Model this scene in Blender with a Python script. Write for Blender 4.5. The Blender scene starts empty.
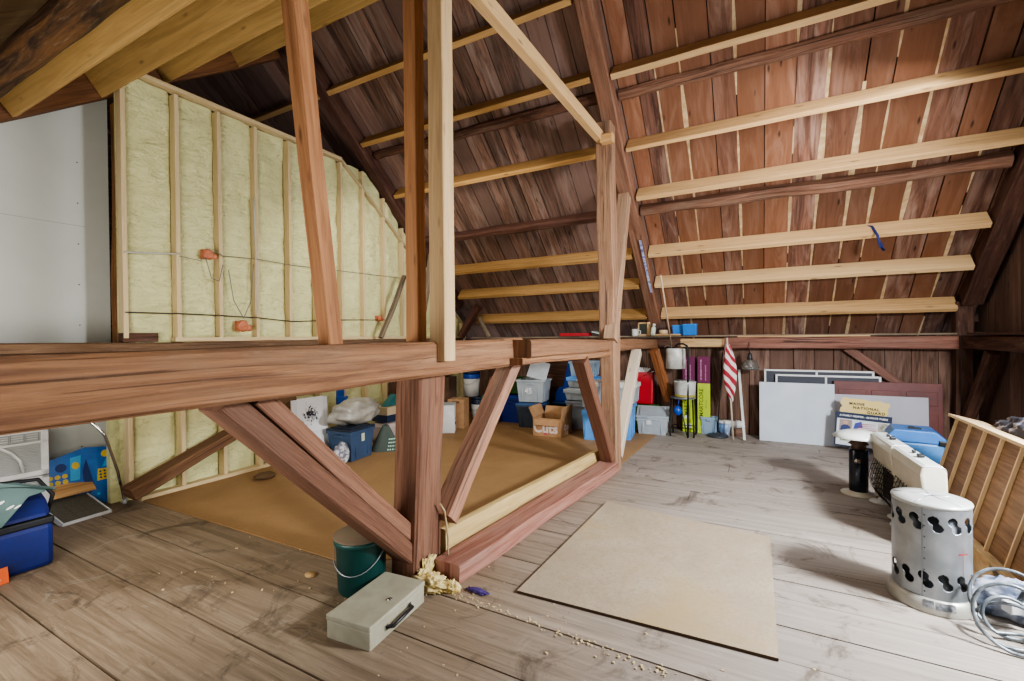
import bpy, math, random
from mathutils import Vector as V, Matrix, Euler, noise
rnd = random.Random(11)
COL = bpy.context.scene.collection
PI = math.pi

# ------------------------------------------------------------------ colours and materials
def lin(c):
    c = c / 255.0
    return c / 12.92 if c <= .04045 else ((c + .055) / 1.055) ** 2.4
def hx(s, a=1.0):
    s = s.lstrip('#')
    return (lin(int(s[0:2], 16)), lin(int(s[2:4], 16)), lin(int(s[4:6], 16)), a)

def newmat(name):
    m = bpy.data.materials.new(name); m.use_nodes = True
    nt = m.node_tree; b = nt.nodes['Principled BSDF']
    return m, nt, b
def nd(nt, t, **k):
    n = nt.nodes.new(t)
    for a, v in k.items(): setattr(n, a, v)
    return n
def mixc(nt, fac, a, b, mode='MIX'):
    n = nd(nt, 'ShaderNodeMix', data_type='RGBA', blend_type=mode)
    for i, v in ((0, fac), (6, a), (7, b)):
        if hasattr(v, 'links') or hasattr(v, 'is_linked'): nt.links.new(v, n.inputs[i])
        else: n.inputs[i].default_value = v
    return n.outputs[2]
def ramp(nt, src, stops):
    r = nd(nt, 'ShaderNodeValToRGB'); e = r.color_ramp.elements
    e[0].position, e[0].color = stops[0]; e[1].position, e[1].color = stops[-1]
    for p, c in stops[1:-1]:
        x = e.new(p); x.color = c
    nt.links.new(src, r.inputs[0]); return r.outputs[0]
W1 = (1, 1, 1, 1); B0 = (0, 0, 0, 1)
def noisetex(nt, vec, scale=1, detail=4, dist=0, rough=.55):
    n = nd(nt, 'ShaderNodeTexNoise'); n.inputs['Scale'].default_value = scale
    n.inputs['Detail'].default_value = detail; n.inputs['Distortion'].default_value = dist
    n.inputs['Roughness'].default_value = rough
    if vec is not None: nt.links.new(vec, n.inputs['Vector'])
    return n.outputs['Fac']
def mapping(nt, src, sc):
    m = nd(nt, 'ShaderNodeMapping'); m.inputs['Scale'].default_value = sc
    nt.links.new(src, m.inputs['Vector']); return m.outputs[0]

def wood(name, c1, c2, c3, alt=None, rough=.75, sx=26, sy=1.3, knots=.55, bump=.25, stain=.5, spec=.3, crack=None):
    """grain runs along V of the UV map (metres); tint.r = brightness, tint.g = share of the alternative colour"""
    m, nt, b = newmat(name)
    uv = nd(nt, 'ShaderNodeUVMap').outputs[0]
    g = noisetex(nt, mapping(nt, uv, (sx, sy, 1)), 1, 6, 1.2, .65)
    base = ramp(nt, g, [(.36, hx(c1)), (.62, hx(c2))])
    s = noisetex(nt, mapping(nt, uv, (5, .9, 1)), 1, 5, 1.5, .6)
    sm = ramp(nt, s, [(.48, B0), (.68, (stain,) * 3 + (1,))])
    base = mixc(nt, sm, base, hx(c3))
    crack = (.75 if bump > .35 else .25) if crack is None else crack
    if crack:
        ck = noisetex(nt, mapping(nt, uv, (sx * 1.6, sy * .8, 1)), 1, 3, .8, .5)
        ck2 = noisetex(nt, mapping(nt, uv, (sx * 3.2, sy * 5, 1)), 1, 5, .6, .7)
        base = mixc(nt, ramp(nt, ck, [(.60, B0), (.66, (crack,) * 3 + (1,))]), base, hx('2c1a12'))
        base = mixc(nt, ramp(nt, ck2, [(.55, B0), (.75, (crack * .22,) * 3 + (1,))]), base, hx('d0b8a0'))
        base = mixc(nt, ramp(nt, ck2, [(.28, (crack * .6,) * 3 + (1,)), (.42, B0)]), base, hx('3a241a'))
    at = nd(nt, 'ShaderNodeAttribute', attribute_name='tint')
    sep = nd(nt, 'ShaderNodeSeparateColor'); nt.links.new(at.outputs['Color'], sep.inputs[0])
    if alt:
        base = mixc(nt, sep.outputs[1], base, hx(alt))
    if knots:
        vo = nd(nt, 'ShaderNodeTexVoronoi'); vo.inputs['Scale'].default_value = 1
        nt.links.new(mapping(nt, uv, (9, 2.6, 1)), vo.inputs['Vector'])
        k = ramp(nt, vo.outputs['Distance'], [(.04, (knots,) * 3 + (1,)), (.13, B0)])
        base = mixc(nt, k, base, hx('2a170d'))
    mul = nd(nt, 'ShaderNodeCombineColor')
    for i in range(3): nt.links.new(sep.outputs[0], mul.inputs[i])
    base = mixc(nt, 1.0, base, mul.outputs[0], 'MULTIPLY')
    nt.links.new(base, b.inputs['Base Color'])
    b.inputs['Roughness'].default_value = rough
    b.inputs['Specular IOR Level'].default_value = spec
    bp = nd(nt, 'ShaderNodeBump'); bp.inputs['Strength'].default_value = bump; bp.inputs['Distance'].default_value = .01
    nt.links.new(g, bp.inputs['Height']); nt.links.new(bp.outputs[0], b.inputs['Normal'])
    return m

def plain(name, c, rough=.5, metal=0, c2=None, ns=6, bump=0, trans=0, spec=.5, amt=.5, emit=0, alpha=1):
    m, nt, b = newmat(name)
    co = nd(nt, 'ShaderNodeTexCoord').outputs['Object']
    n = noisetex(nt, co, ns, 4, .4)
    a = hx(c); bb = hx(c2) if c2 else tuple(min(1, x * .86) for x in a[:3]) + (1,)
    col = ramp(nt, n, [(.35, a), (.35 + amt * .6, bb)])
    nt.links.new(col, b.inputs['Base Color'])
    b.inputs['Roughness'].default_value = rough; b.inputs['Metallic'].default_value = metal
    b.inputs['Transmission Weight'].default_value = trans
    b.inputs['Specular IOR Level'].default_value = spec
    b.inputs['Alpha'].default_value = alpha
    if emit:
        b.inputs['Emission Color'].default_value = a; b.inputs['Emission Strength'].default_value = emit
    if bump:
        bp = nd(nt, 'ShaderNodeBump'); bp.inputs['Strength'].default_value = bump; bp.inputs['Distance'].default_value = .02
        nt.links.new(n, bp.inputs['Height']); nt.links.new(bp.outputs[0], b.inputs['Normal'])
    return m

M = {}
M['roof'] = wood('roof_boards', '4c3630', '8a6454', 'b89c8c', alt='966648', knots=.8, stain=.75, sx=14, sy=1.1, spec=.2, crack=.5)
M['roof_dark'] = wood('dark_roof_boards', '54423a', '927060', 'a8948a', alt='846a60', knots=.7, stain=.6, sx=14, sy=1.1, spec=.2, crack=.5)
M['wallboard'] = wood('wall_boards', '4c3830', '806252', '9a8072', alt='6a5246', knots=.6, stain=.6, spec=.2, crack=.4)
M['pine'] = wood('new_pine', 'b88c5a', 'd2ac7a', 'a87e4e', alt='dcc092', knots=.55, stain=.35, bump=.1, sx=30, sy=1)
M['pale'] = wood('pale_pine', 'ae8c60', 'cdae82', '9c7e56', alt='d8bf98', knots=.5, stain=.35, bump=.1)
M['orange'] = wood('orange_pine', '8c5a38', 'b07e56', '74482e', alt='c0946c', knots=.6, stain=.4, bump=.12)
M['old'] = wood('old_hewn_timber', '664530', '99704f', '8a725c', alt='7c5a42', knots=.5, stain=.5, bump=.8, sx=30, sy=1.2)
M['oldred'] = wood('red_hewn_timber', '5c3e30', '8f6852', '86705e', alt='74503e', knots=.4, stain=.5, bump=.8, sx=30, sy=1.2)
M['olddark'] = wood('dark_hewn_timber', '3a251d', '5d3f31', '6a564a', alt='4c3029', knots=.4, stain=.45, bump=.5, sx=18)
M['greywood'] = wood('grey_weathered_timber', '7b6a58', 'a8967e', '6b5a4a', alt='b7a894', knots=.4, stain=.5, bump=.4)
M['joist'] = wood('joist_lumber', 'a08050', 'bf9e68', '8c6c42', alt='b89860', knots=.5, stain=.35, bump=.1, sx=20, sy=.8)
M['tan'] = wood('tan_purlin_pine', '9c7444', 'bd945e', '8a6438', alt='c8a472', knots=.6, stain=.4, bump=.12, sx=30, sy=1)
M['trim'] = wood('stud_lumber', 'c2ac82', 'd4c09a', 'b09a70', alt='d0bc94', knots=.3, stain=.3, bump=.1)
M['shelf'] = wood('stained_pine', '7a5a44', 'a07c5e', '6e4e3a', alt='a88664', knots=.7, stain=.4, bump=.08, rough=.5)
M['dark'] = plain('black_void', '120d0a', .9)
M['sliver'] = plain('pale_wane', 'c9b08a', .8, c2='a88b62', ns=14)

# floor: worn planks, paint wear by position
def floor_mat():
    m, nt, b = newmat('floor_planks')
    uv = nd(nt, 'ShaderNodeUVMap').outputs[0]
    g = noisetex(nt, mapping(nt, uv, (20, .9, 1)), 1, 7, 1.0, .75)
    brown = ramp(nt, g, [(.28, hx('625443')), (.5, hx('877663')), (.72, hx('a2917c'))])
    grey = ramp(nt, g, [(.3, hx('857c74')), (.7, hx('a69c92'))])
    co = nd(nt, 'ShaderNodeTexCoord').outputs['Object']
    n = noisetex(nt, co, 1.1, 6, .5, .65)
    sx = nd(nt, 'ShaderNodeSeparateXYZ'); nt.links.new(co, sx.inputs[0])
    ma = nd(nt, 'ShaderNodeMath', operation='MULTIPLY_ADD'); nt.links.new(n, ma.inputs[0]); ma.inputs[1].default_value = 1.3
    nt.links.new(sx.outputs[0], ma.inputs[2])
    mb = nd(nt, 'ShaderNodeMath', operation='MULTIPLY_ADD'); nt.links.new(sx.outputs[1], mb.inputs[0]); mb.inputs[1].default_value = .28
    nt.links.new(ma.outputs[0], mb.inputs[2])
    f = nd(nt, 'ShaderNodeMapRange'); f.inputs['From Min'].default_value = -.15; f.inputs['From Max'].default_value = 1.25
    nt.links.new(mb.outputs[0], f.inputs['Value'])
    base = mixc(nt, f.outputs[0], brown, grey)
    d = noisetex(nt, co, 2.3, 7, 1.5, .75)
    dm = ramp(nt, d, [(.54, B0), (.64, (.7, .7, .7, 1))])
    base = mixc(nt, dm, base, hx('50443a'))
    d2 = noisetex(nt, co, 3.1, 8, .8, .8)
    dm2 = ramp(nt, d2, [(.58, B0), (.75, (.4, .4, .4, 1))])
    base = mixc(nt, dm2, base, hx('c9c2b8'))
    at = nd(nt, 'ShaderNodeAttribute', attribute_name='tint')
    sep = nd(nt, 'ShaderNodeSeparateColor'); nt.links.new(at.outputs['Color'], sep.inputs[0])
    cc = nd(nt, 'ShaderNodeCombineColor')
    for i in range(3): nt.links.new(sep.outputs[0], cc.inputs[i])
    base = mixc(nt, 1, base, cc.outputs[0], 'MULTIPLY')
    nt.links.new(base, b.inputs['Base Color']); b.inputs['Roughness'].default_value = .62
    b.inputs['Specular IOR Level'].default_value = .35
    bp = nd(nt, 'ShaderNodeBump'); bp.inputs['Strength'].default_value = .3; bp.inputs['Distance'].default_value = .006
    nt.links.new(g, bp.inputs['Height']); nt.links.new(bp.outputs[0], b.inputs['Normal'])
    return m
M['floor'] = floor_mat()
def sheet_mat(name, a, bb, c, sc=60, rough=.7, flake=None):
    m, nt, b = newmat(name)
    co = nd(nt, 'ShaderNodeTexCoord').outputs['Object']
    n = noisetex(nt, co, 2.2, 6, .8, .6); n2 = noisetex(nt, co, sc, 3, 1.5)
    base = ramp(nt, n, [(.3, hx(a)), (.7, hx(bb))])
    base = mixc(nt, ramp(nt, n2, [(.45, B0), (.65, (.5, .5, .5, 1))]), base, hx(c))
    if flake:
        n3 = noisetex(nt, co, 1.1, 5, .5)
        base = mixc(nt, ramp(nt, n3, [(.52, B0), (.66, (.7, .7, .7, 1))]), base, hx(flake))
    nt.links.new(base, b.inputs['Base Color']); b.inputs['Roughness'].default_value = rough
    return m
M['hardboard'] = sheet_mat('brown_hardboard', '8f6f49', '9f7d55', '84643f', 90)
M['osb'] = sheet_mat('pressed_board', '9c8d78', 'ad9f8b', '8c7a5e', 45, flake='a48f66')
M['drywall'] = plain('drywall_white', 'c9cbc4', .85, c2='c0c3bb', ns=1.5)
def foam_mat():
    m, nt, b = newmat('spray_foam'); co = nd(nt, 'ShaderNodeTexCoord').outputs['Object']
    a = noisetex(nt, co, 3, 6, 1.2, .6); c = noisetex(nt, mapping(nt, co, (1, 1, 2.2)), 7, 7, 2.2, .65)
    col = ramp(nt, a, [(.3, hx('e0deaa')), (.6, hx('d6d39c')), (.75, hx('e4e2b4'))])
    col = mixc(nt, ramp(nt, c, [(.34, (.55, .55, .55, 1)), (.44, B0)]), col, hx('b0a972'))
    nt.links.new(col, b.inputs['Base Color']); b.inputs['Roughness'].default_value = .6
    bp = nd(nt, 'ShaderNodeBump'); bp.inputs['Strength'].default_value = .9; bp.inputs['Distance'].default_value = .03
    nt.links.new(c, bp.inputs['Height']); nt.links.new(bp.outputs[0], b.inputs['Normal']); return m
M['foam'] = foam_mat()

# ------------------------------------------------------------------ mesh builder
class MB:
    def __init__(s): s.v = []; s.f = []; s.uv = []; s.t = []; s.m = []; s.sm = []
    def face(s, idx, uvs=None, tint=(1, 0, 0), m=0, smooth=False):
        s.f.append(tuple(idx)); s.uv.append(uvs or [(s.v[i][0] + s.v[i][2] * .3, s.v[i][1] + s.v[i][2]) for i in idx])
        s.t.append(tint); s.m.append(m); s.sm.append(smooth)
    def quad(s, pts, uvs=None, tint=(1, 0, 0), m=0):
        k = len(s.v); s.v += [V(p) for p in pts]; s.face(range(k, k + len(pts)), uvs, tint, m)
    def box(s, c, d, R=None, tint=(1, 0, 0), m=0, taper=None):
        c = V(c); h = V(d) / 2; R = R or Matrix.Identity(3); k = len(s.v)
        P = []
        for i in range(8):
            x, y, z = (1 if i & 1 else -1), (1 if i & 2 else -1), (1 if i & 4 else -1)
            q = V((x * h.x, y * h.y, z * h.z))
            if taper and z < 0: q.x *= taper; q.y *= taper
            P.append(q); s.v.append(c + R @ q)
        L = max(range(3), key=lambda i: d[i]); ou, ov = rnd.random() * 40, rnd.random() * 40
        for fc in ((0, 4, 6, 2), (1, 3, 7, 5), (0, 1, 5, 4), (2, 6, 7, 3), (0, 2, 3, 1), (4, 5, 7, 6)):
            ax = [a for a in range(3) if len({round(P[i][a], 6) > 0 for i in fc}) > 1]
            va = L if L in ax else ax[-1]; ua = [a for a in ax if a != va][0]
            s.face([k + i for i in fc], [(P[i][ua] + ou + ax[0] * 3, P[i][va] + ov) for i in fc], tint, m)
        return s
    def timber(s, p0, p1, w, h, up=(0, 0, 1), seg=10, jit=.006, ch=.012, tint=(1, 0, 0), m=0, seed=None, cut0=0, cut1=0):
        """w across, h along up; hewn jitter and chamfered edges"""
        p0 = V(p0); p1 = V(p1); d = (p1 - p0); L = d.length; d.normalize()
        up = V(up); sd = d.cross(up).normalized(); up = sd.cross(d).normalized()
        a, b = w / 2, h / 2; sec = [(-a + ch, -b), (a - ch, -b), (a, -b + ch), (a, b - ch), (a - ch, b), (-a + ch, b), (-a, b - ch), (-a, -b + ch)]
        per = [0]
        for i in range(8):
            q, r = sec[i], sec[(i + 1) % 8]; per.append(per[-1] + math.hypot(q[0] - r[0], q[1] - r[1]))
        sd0 = seed if seed is not None else rnd.random() * 100; ou, ov = rnd.random() * 40, rnd.random() * 40
        k = len(s.v)
        for j in range(seg + 1):
            t = j / seg
            for i, (x, y) in enumerate(sec):
                n = noise.noise_vector(V((sd0 + t * L * 1.7, (x + w) * 5, (y + h) * 5)))
                sh = (cut0 * (1 - t) + cut1 * t) * y
                s.v.append(p0 + d * (t * L + sh) + sd * (x + n.x * jit * 2) + up * (y + n.y * jit * 2))
        for j in range(seg):
            for i in range(8):
                A = k + j * 8 + i; B = k + j * 8 + (i + 1) % 8
                v0, v1 = ov + L * j / seg, ov + L * (j + 1) / seg
                s.face((A, B, B + 8, A + 8), [(ou + per[i], v0), (ou + per[i + 1], v0), (ou + per[i + 1], v1), (ou + per[i], v1)], tint, m)
        for j, rev in ((0, True), (seg, False)):
            ids = [k + j * 8 + i for i in range(8)]; u = [(ou + sec[i][0] * .3, ov + sec[i][1] * .3) for i in range(8)]
            if rev: ids.reverse(); u.reverse()
            s.face(ids, u, tint, m)
        return s
    def lathe(s, prof, c=(0, 0, 0), n=28, m=0, R=None, caps=True, smooth=True, sx=1, sy=1, tint=(1, 0, 0)):
        c = V(c); R = R or Matrix.Identity(3); k = len(s.v)
        for r, z in prof:
            for i in range(n):
                a = 2 * PI * i / n; s.v.append(c + R @ V((r * sx * math.cos(a), r * sy * math.sin(a), z)))
        for j in range(len(prof) - 1):
            for i in range(n):
                A = k + j * n + i; B = k + j * n + (i + 1) % n
                s.face((A, B, B + n, A + n), None, tint, m, smooth)
        if caps:
            s.face(list(range(k, k + n))[::-1], None, tint, m)
            e = k + (len(prof) - 1) * n; s.face(range(e, e + n), None, tint, m)
        return s
    def cyl(s, p0, p1, r0, r1=None, n=16, m=0):
        p0 = V(p0); p1 = V(p1); r1 = r0 if r1 is None else r1
        d = p1 - p0; R = d.to_track_quat('Z', 'Y').to_matrix()
        return s.lathe([(r0, 0), (r1, d.length)], p0, n, m, R)
    def tube(s, pts, r, n=8, m=0, closed=False):
        pts = [V(p) for p in pts]; k = len(s.v); N = len(pts); ref = None
        for j, p in enumerate(pts):
            if closed: d = pts[(j + 1) % N] - pts[j - 1]
            else: d = pts[min(j + 1, N - 1)] - pts[max(j - 1, 0)]
            d.normalize()
            if ref is None: ref = d.orthogonal().normalized()
            ref = (ref - d * ref.dot(d)).normalized(); b = d.cross(ref)
            for i in range(n):
                a = 2 * PI * i / n; s.v.append(p + (ref * math.cos(a) + b * math.sin(a)) * r)
        for j in range(N if closed else N - 1):
            for i in range(n):
                A = k + j * n + i; B = k + j * n + (i + 1) % n; C = k + ((j + 1) % N) * n
                s.face((A, B, C + (i + 1) % n, C + i), None, (1, 0, 0), m, True)
        if not closed:
            s.face(list(range(k, k + n))[::-1], None, (1, 0, 0), m); e = k + (N - 1) * n; s.face(range(e, e + n), None, (1, 0, 0), m)
        return s
    def prism(s, poly, o, u, v, t, m=0, tint=(1, 0, 0)):
        """polygon in plane (u,v) at o, extruded by vector t"""
        o, u, v, t = V(o), V(u), V(v), V(t); k = len(s.v); n = len(poly)
        for q in (0, 1):
            for a, b in poly: s.v.append(o + u * a + v * b + t * q)
        uvp = [(a, b) for a, b in poly]
        s.face(list(range(k, k + n))[::-1], uvp[::-1], tint, m); s.face(range(k + n, k + 2 * n), uvp, tint, m)
        for i in range(n):
            j = (i + 1) % n; s.face((k + i, k + j, k + n + j, k + n + i), None, tint, m)
        return s
    def grid(s, fn, nu, nv, m=0, smooth=True, uvs=1.0, tint=(1, 0, 0)):
        k = len(s.v)
        for j in range(nv + 1):
            for i in range(nu + 1): s.v.append(V(fn(i / nu, j / nv)))
        for j in range(nv):
            for i in range(nu):
                A = k + j * (nu + 1) + i; w = nu + 1
                s.face((A, A + 1, A + w + 1, A + w), [(i / nu * uvs, j / nv * uvs), ((i + 1) / nu * uvs, j / nv * uvs), ((i + 1) / nu * uvs, (j + 1) / nv * uvs), (i / nu * uvs, (j + 1) / nv * uvs)], tint, m, smooth)
        return s
    def build(s, name, mats, parent=None, center=None, loc=None, rot=None, bevel=0, subsurf=0, solid=0):
        mats = mats if isinstance(mats, (list, tuple)) else [mats]
        if parent is None and center is None and loc is None: center = True
        off = V((0, 0, 0))
        if center:
            lo = V([min(p[i] for p in s.v) for i in range(3)]); hi = V([max(p[i] for p in s.v) for i in range(3)])
            off = V(((lo.x + hi.x) / 2, (lo.y + hi.y) / 2, lo.z))
        me = bpy.data.meshes.new(name); me.from_pydata([p - off for p in s.v], [], s.f)
        me.uv_layers.new(name='UVMap'); me.color_attributes.new('tint', 'FLOAT_COLOR', 'CORNER')
        U = []; T = []
        for fi, f in enumerate(s.f):
            t = s.t[fi]
            for c in range(len(f)): U += [s.uv[fi][c][0], s.uv[fi][c][1]]; T += [t[0], t[1], t[2], 1.0]
        me.uv_layers['UVMap'].data.foreach_set('uv', U); me.color_attributes['tint'].data.foreach_set('color', T)
        for mm in mats: me.materials.append(mm)
        for p, mi, sm in zip(me.polygons, s.m, s.sm): p.material_index = mi; p.use_smooth = sm
        o = bpy.data.objects.new(name, me); COL.objects.link(o); o.location = off if loc is None else V(loc)
        if rot is not None: o.rotation_euler = rot
        if parent is not None: o.parent = parent
        if solid:
            q = o.modifiers.new('Solidify', 'SOLIDIFY'); q.thickness = solid; q.offset = 0
        if bevel:
            q = o.modifiers.new('Bevel', 'BEVEL'); q.width = bevel; q.segments = 2; q.limit_method = 'ANGLE'
        if subsurf:
            q = o.modifiers.new('Subdivision', 'SUBSURF'); q.levels = subsurf; q.render_levels = subsurf
        return o

def tag(o, label, cat, group=None):
    o['label'] = label; o['category'] = cat
    if group: o['group'] = group
    return o
def thing(name, label, cat, loc=(0, 0, 0), rot=(0, 0, 0), group=None):
    o = bpy.data.objects.new(name, None); COL.objects.link(o); o.empty_display_size = .1
    o.location = loc; o.rotation_euler = rot if hasattr(rot, '__len__') else (0, 0, rot)
    return tag(o, label, cat, group)
def struct(o): o['kind'] = 'structure'; return o
def text(body, size, mat, parent, loc, rot, name='lettering', ext=.001, bold=0, align='CENTER', sx=1):
    c = bpy.data.curves.new(name, 'FONT'); c.body = body; c.size = size; c.extrude = ext; c.offset = bold
    c.align_x = align; c.align_y = 'CENTER'; c.space_character = sx
    t = bpy.data.objects.new('tmp', c); COL.objects.link(t)
    bpy.context.view_layer.update()
    me = bpy.data.meshes.new_from_object(t.evaluated_get(bpy.context.evaluated_depsgraph_get()))
    bpy.data.objects.remove(t)
    me.materials.clear(); me.materials.append(mat)
    o = bpy.data.objects.new(name, me); COL.objects.link(o); o.location = loc; o.rotation_euler = rot; o.parent = parent
    return o
def rt(lo=.8, hi=1.1, g=.6): return (rnd.uniform(lo, hi), rnd.random() * g, 0)

# ------------------------------------------------------------------ roof geometry
SL = .9                                   # back slope: inner face of the purlins
def zb(y, off=0): return 7.92 - SL * y + off
def zf(y, off=0): return 2.163 + .73 * y + off
nb = V((0, SL, 1)).normalized(); db = V((0, 1, -SL)).normalized()     # outward normal, down-slope
nf = V((0, -.73, 1)).normalized(); df = V((0, -1, -.73)).normalized()
RY = 3.466

# ---- floor
mb = MB(); edges = [-1.6, -1.25, -.9, -.55, -.2, .15, .5, .87, 1.26, 1.64, 1.99]
y = 1.99
while y < 7.4: y += rnd.choice((.16, .2, .24, .27)); edges.append(y)
for a, b in zip(edges, edges[1:]):
    x = -10 - rnd.random() * 2
    while x < 2.3:
        L = rnd.uniform(4, 8); g = .011 if b < 2.1 else .006
        mb.box(((x + x + L) / 2, (a + b) / 2, -.015 + rnd.uniform(-.002, .001)), (L - .005, b - a - g, .03), tint=rt(.93, 1.06))
        x += L
mb.box((-3.9, 3, -.05), (12.6, 9.4, .03), m=1)
struct(mb.build('floor', [M['floor'], M['dark']], center=False, loc=(0, 0, 0)))

# ---- back roof slope
def slope_boards(y0, y1, xa, xb, zfun, nrm, dn, off, mats, wmin=.16, wmax=.3, sliver_from=99, th=.02):
    mb = MB(); x = xa; Z = V((0, 0, 1)); R = Matrix((V((1, 0, 0)), dn, nrm)).transposed()
    ya, yb = V((0, y0, zfun(y0))) + nrm * off, V((0, y1, zfun(y1))) + nrm * off
    L = (yb - ya).length; c = (ya + yb) / 2
    while x < xb:
        w = rnd.uniform(wmin, wmax)
        mb.box((x + w / 2, c.y, c.z), (w - rnd.uniform(.005, .014), L, th), R, tint=(rnd.uniform(.55, 1.08), rnd.random() * .8, 0), m=1 if x < -1.4 else 0)
        x += w
        if x > sliver_from and rnd.random() < .48:
            s0 = rnd.random() * .5; n = 40; ph = rnd.random() * 20
            for k in range(n):
                if k / n < s0 and rnd.random() < .8: continue
                wd = [.002 + .026 * max(0, noise.noise(V((ph, q * .22, 0))) + .25) for q in (k, k + 1)]
                if max(wd) < .006: continue
                q0 = ya.lerp(yb, k / n) - nrm * (th / 2 + .0015); q1 = ya.lerp(yb, (k + 1) / n) - nrm * (th / 2 + .0015)
                mb.quad([(x - wd[0], q0.y, q0.z), (x + wd[0], q0.y, q0.z), (x + wd[1], q1.y, q1.z), (x - wd[1], q1.y, q1.z)], m=2)
    mb.box((((xa + xb) / 2), c.y + nrm.y * .04, c.z + nrm.z * .04), (xb - xa, L, .02), R, m=3)
    return mb
mb = slope_boards(RY - .25, 7.5, -9.6, 2.35, zb, nb, db, .205, None, .17, .31, sliver_from=-1.1)
struct(mb.build('ceiling', [M['roof'], M['roof_dark'], M['sliver'], M['dark']], center=False, loc=(0, 0, 0)))
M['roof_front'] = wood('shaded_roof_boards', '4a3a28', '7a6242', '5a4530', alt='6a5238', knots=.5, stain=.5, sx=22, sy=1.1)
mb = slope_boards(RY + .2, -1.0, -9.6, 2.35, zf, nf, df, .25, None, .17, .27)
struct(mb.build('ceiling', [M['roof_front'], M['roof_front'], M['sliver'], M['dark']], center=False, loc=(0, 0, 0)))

# ---- purlins, new lumber, back slope
def purlin(y, xa, xb, label, mat='pine', w=.058, h=.19, drop=0, tint=None, name='roof_purlin', grp=None, dz=0):
    p = V((0, y, zb(y) + dz)) + nb * h / 2
    mb = MB().timber((xa, p.y, p.z), (xb, p.y + drop, p.z), w, h, up=nb, seg=14, jit=.002, ch=.003, tint=tint or (rnd.uniform(.92, 1.06), rnd.random() * .5, 0))
    return tag(mb.build(name, M[mat], ), label, 'purlin' if name == 'roof_purlin' else 'beam')
tag_r = [(6.96, 2.0, 'lowest'), (6.5, 2.0, 'second lowest'), (6.1, 2.0, 'third lowest')]
purlin(6.96, -1.26, 1.99, 'sawn pale roof purlin right of the middle rafter, lowest, just above the wall plate')
purlin(6.5, -1.26, 1.99, 'sawn pale roof purlin right of the middle rafter, second up from the wall plate')
purlin(6.1, -1.26, 1.99, 'sawn roof purlin right of the middle rafter with a blue strap hanging over it')
purlin(5.46, -1.26, 2.35, 'sawn pale roof purlin right of the middle rafter, close against an old hewn purlin')
purlin(5.0, -1.26, 2.35, 'sawn pale roof purlin right of the middle rafter at the height of its wood block', w=.045)
purlin(4.43, -1.26, 2.35, 'bright orange-sided roof purlin right of the middle rafter, second from the top')
purlin(3.88, -1.26, 2.35, 'roof purlin right of the middle rafter, topmost one at the picture edge')
purlin(6.96, -4.5, -1.47, 'sawn roof purlin left of the middle rafter, lowest above the storage boxes', mat='tan')
purlin(6.5, -4.55, -1.47, 'sawn roof purlin left of the middle rafter, second lowest', mat='tan')
purlin(6.1, -4.6, -1.47, 'sawn roof purlin left of the middle rafter, third lowest', mat='tan')
purlin(5.0, -4.6, -1.47, 'sawn roof purlin left of the middle rafter ending at the pale collar board', mat='tan')
purlin(4.41, -4.62, -1.47, 'roof purlin left of the middle rafter crossing behind the pale collar board', mat='tan')
purlin(3.9, -6.5, -1.47, 'roof purlin running on past the foam wall, highest left of the middle rafter', mat='tan')
# old hewn purlins lying tight under the boards
def oldpurlin(y, xa, xb, label, mat='oldred', h=.1, w=.11, tint=(.9, 0, 0)):
    p = V((0, y, zb(y))) + nb * (.19 - h / 2)
    mb = MB().timber((xa, p.y, p.z), (xb, p.y, p.z), w, h, up=nb, seg=26, jit=.012, ch=.025, tint=tint)
    return tag(mb.build('hewn_purlin', M[mat]), label, 'purlin')
oldpurlin(5.64, -1.26, 1.99, 'old hewn reddish purlin tight below the boards, right of the middle rafter', h=.13)
oldpurlin(5.64, -4.6, -1.47, 'old hewn dark purlin left of the middle rafter with bark on its edge', 'olddark', h=.13, tint=(1.3, .5, 0))
oldpurlin(4.62, -1.26, 2.35, 'old rough-edged purlin just below the bright orange purlin', h=.05)
oldpurlin(4.58, -4.6, -1.47, 'old rough purlin left of the middle rafter below the second highest sawn one', 'olddark', h=.1, tint=(1.3, 0, 0))

# ---- rafters on the back slope
def rafter(x, w, y0, y1, label, mat='oldred', h=.19, inn=.015, tint=(1, .3, 0)):
    a = V((x, y0, zb(y0))) + nb * (h / 2 - inn); b = V((x, y1, zb(y1))) + nb * (h / 2 - inn)
    mb = MB().timber(a, b, w, h, up=nb, seg=24, jit=.007, ch=.014, tint=tint)
    return tag(mb.build('rafter', M[mat]), label, 'rafter')
rafter(-1.365, .17, RY + .1, 7.05, 'reddish hewn middle rafter of the far roof slope above the second post', tint=(1.15, .3, 0), h=.2)
rafter(2.1, .17, RY + .1, 6.9, 'dark hewn rafter against the right gable boards', 'olddark', h=.2)
rafter(-4.72, .15, RY + .1, 6.7, 'dark rafter running down along the top of the foam wall', 'olddark', tint=(1.2, .3, 0), h=.2)

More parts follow.
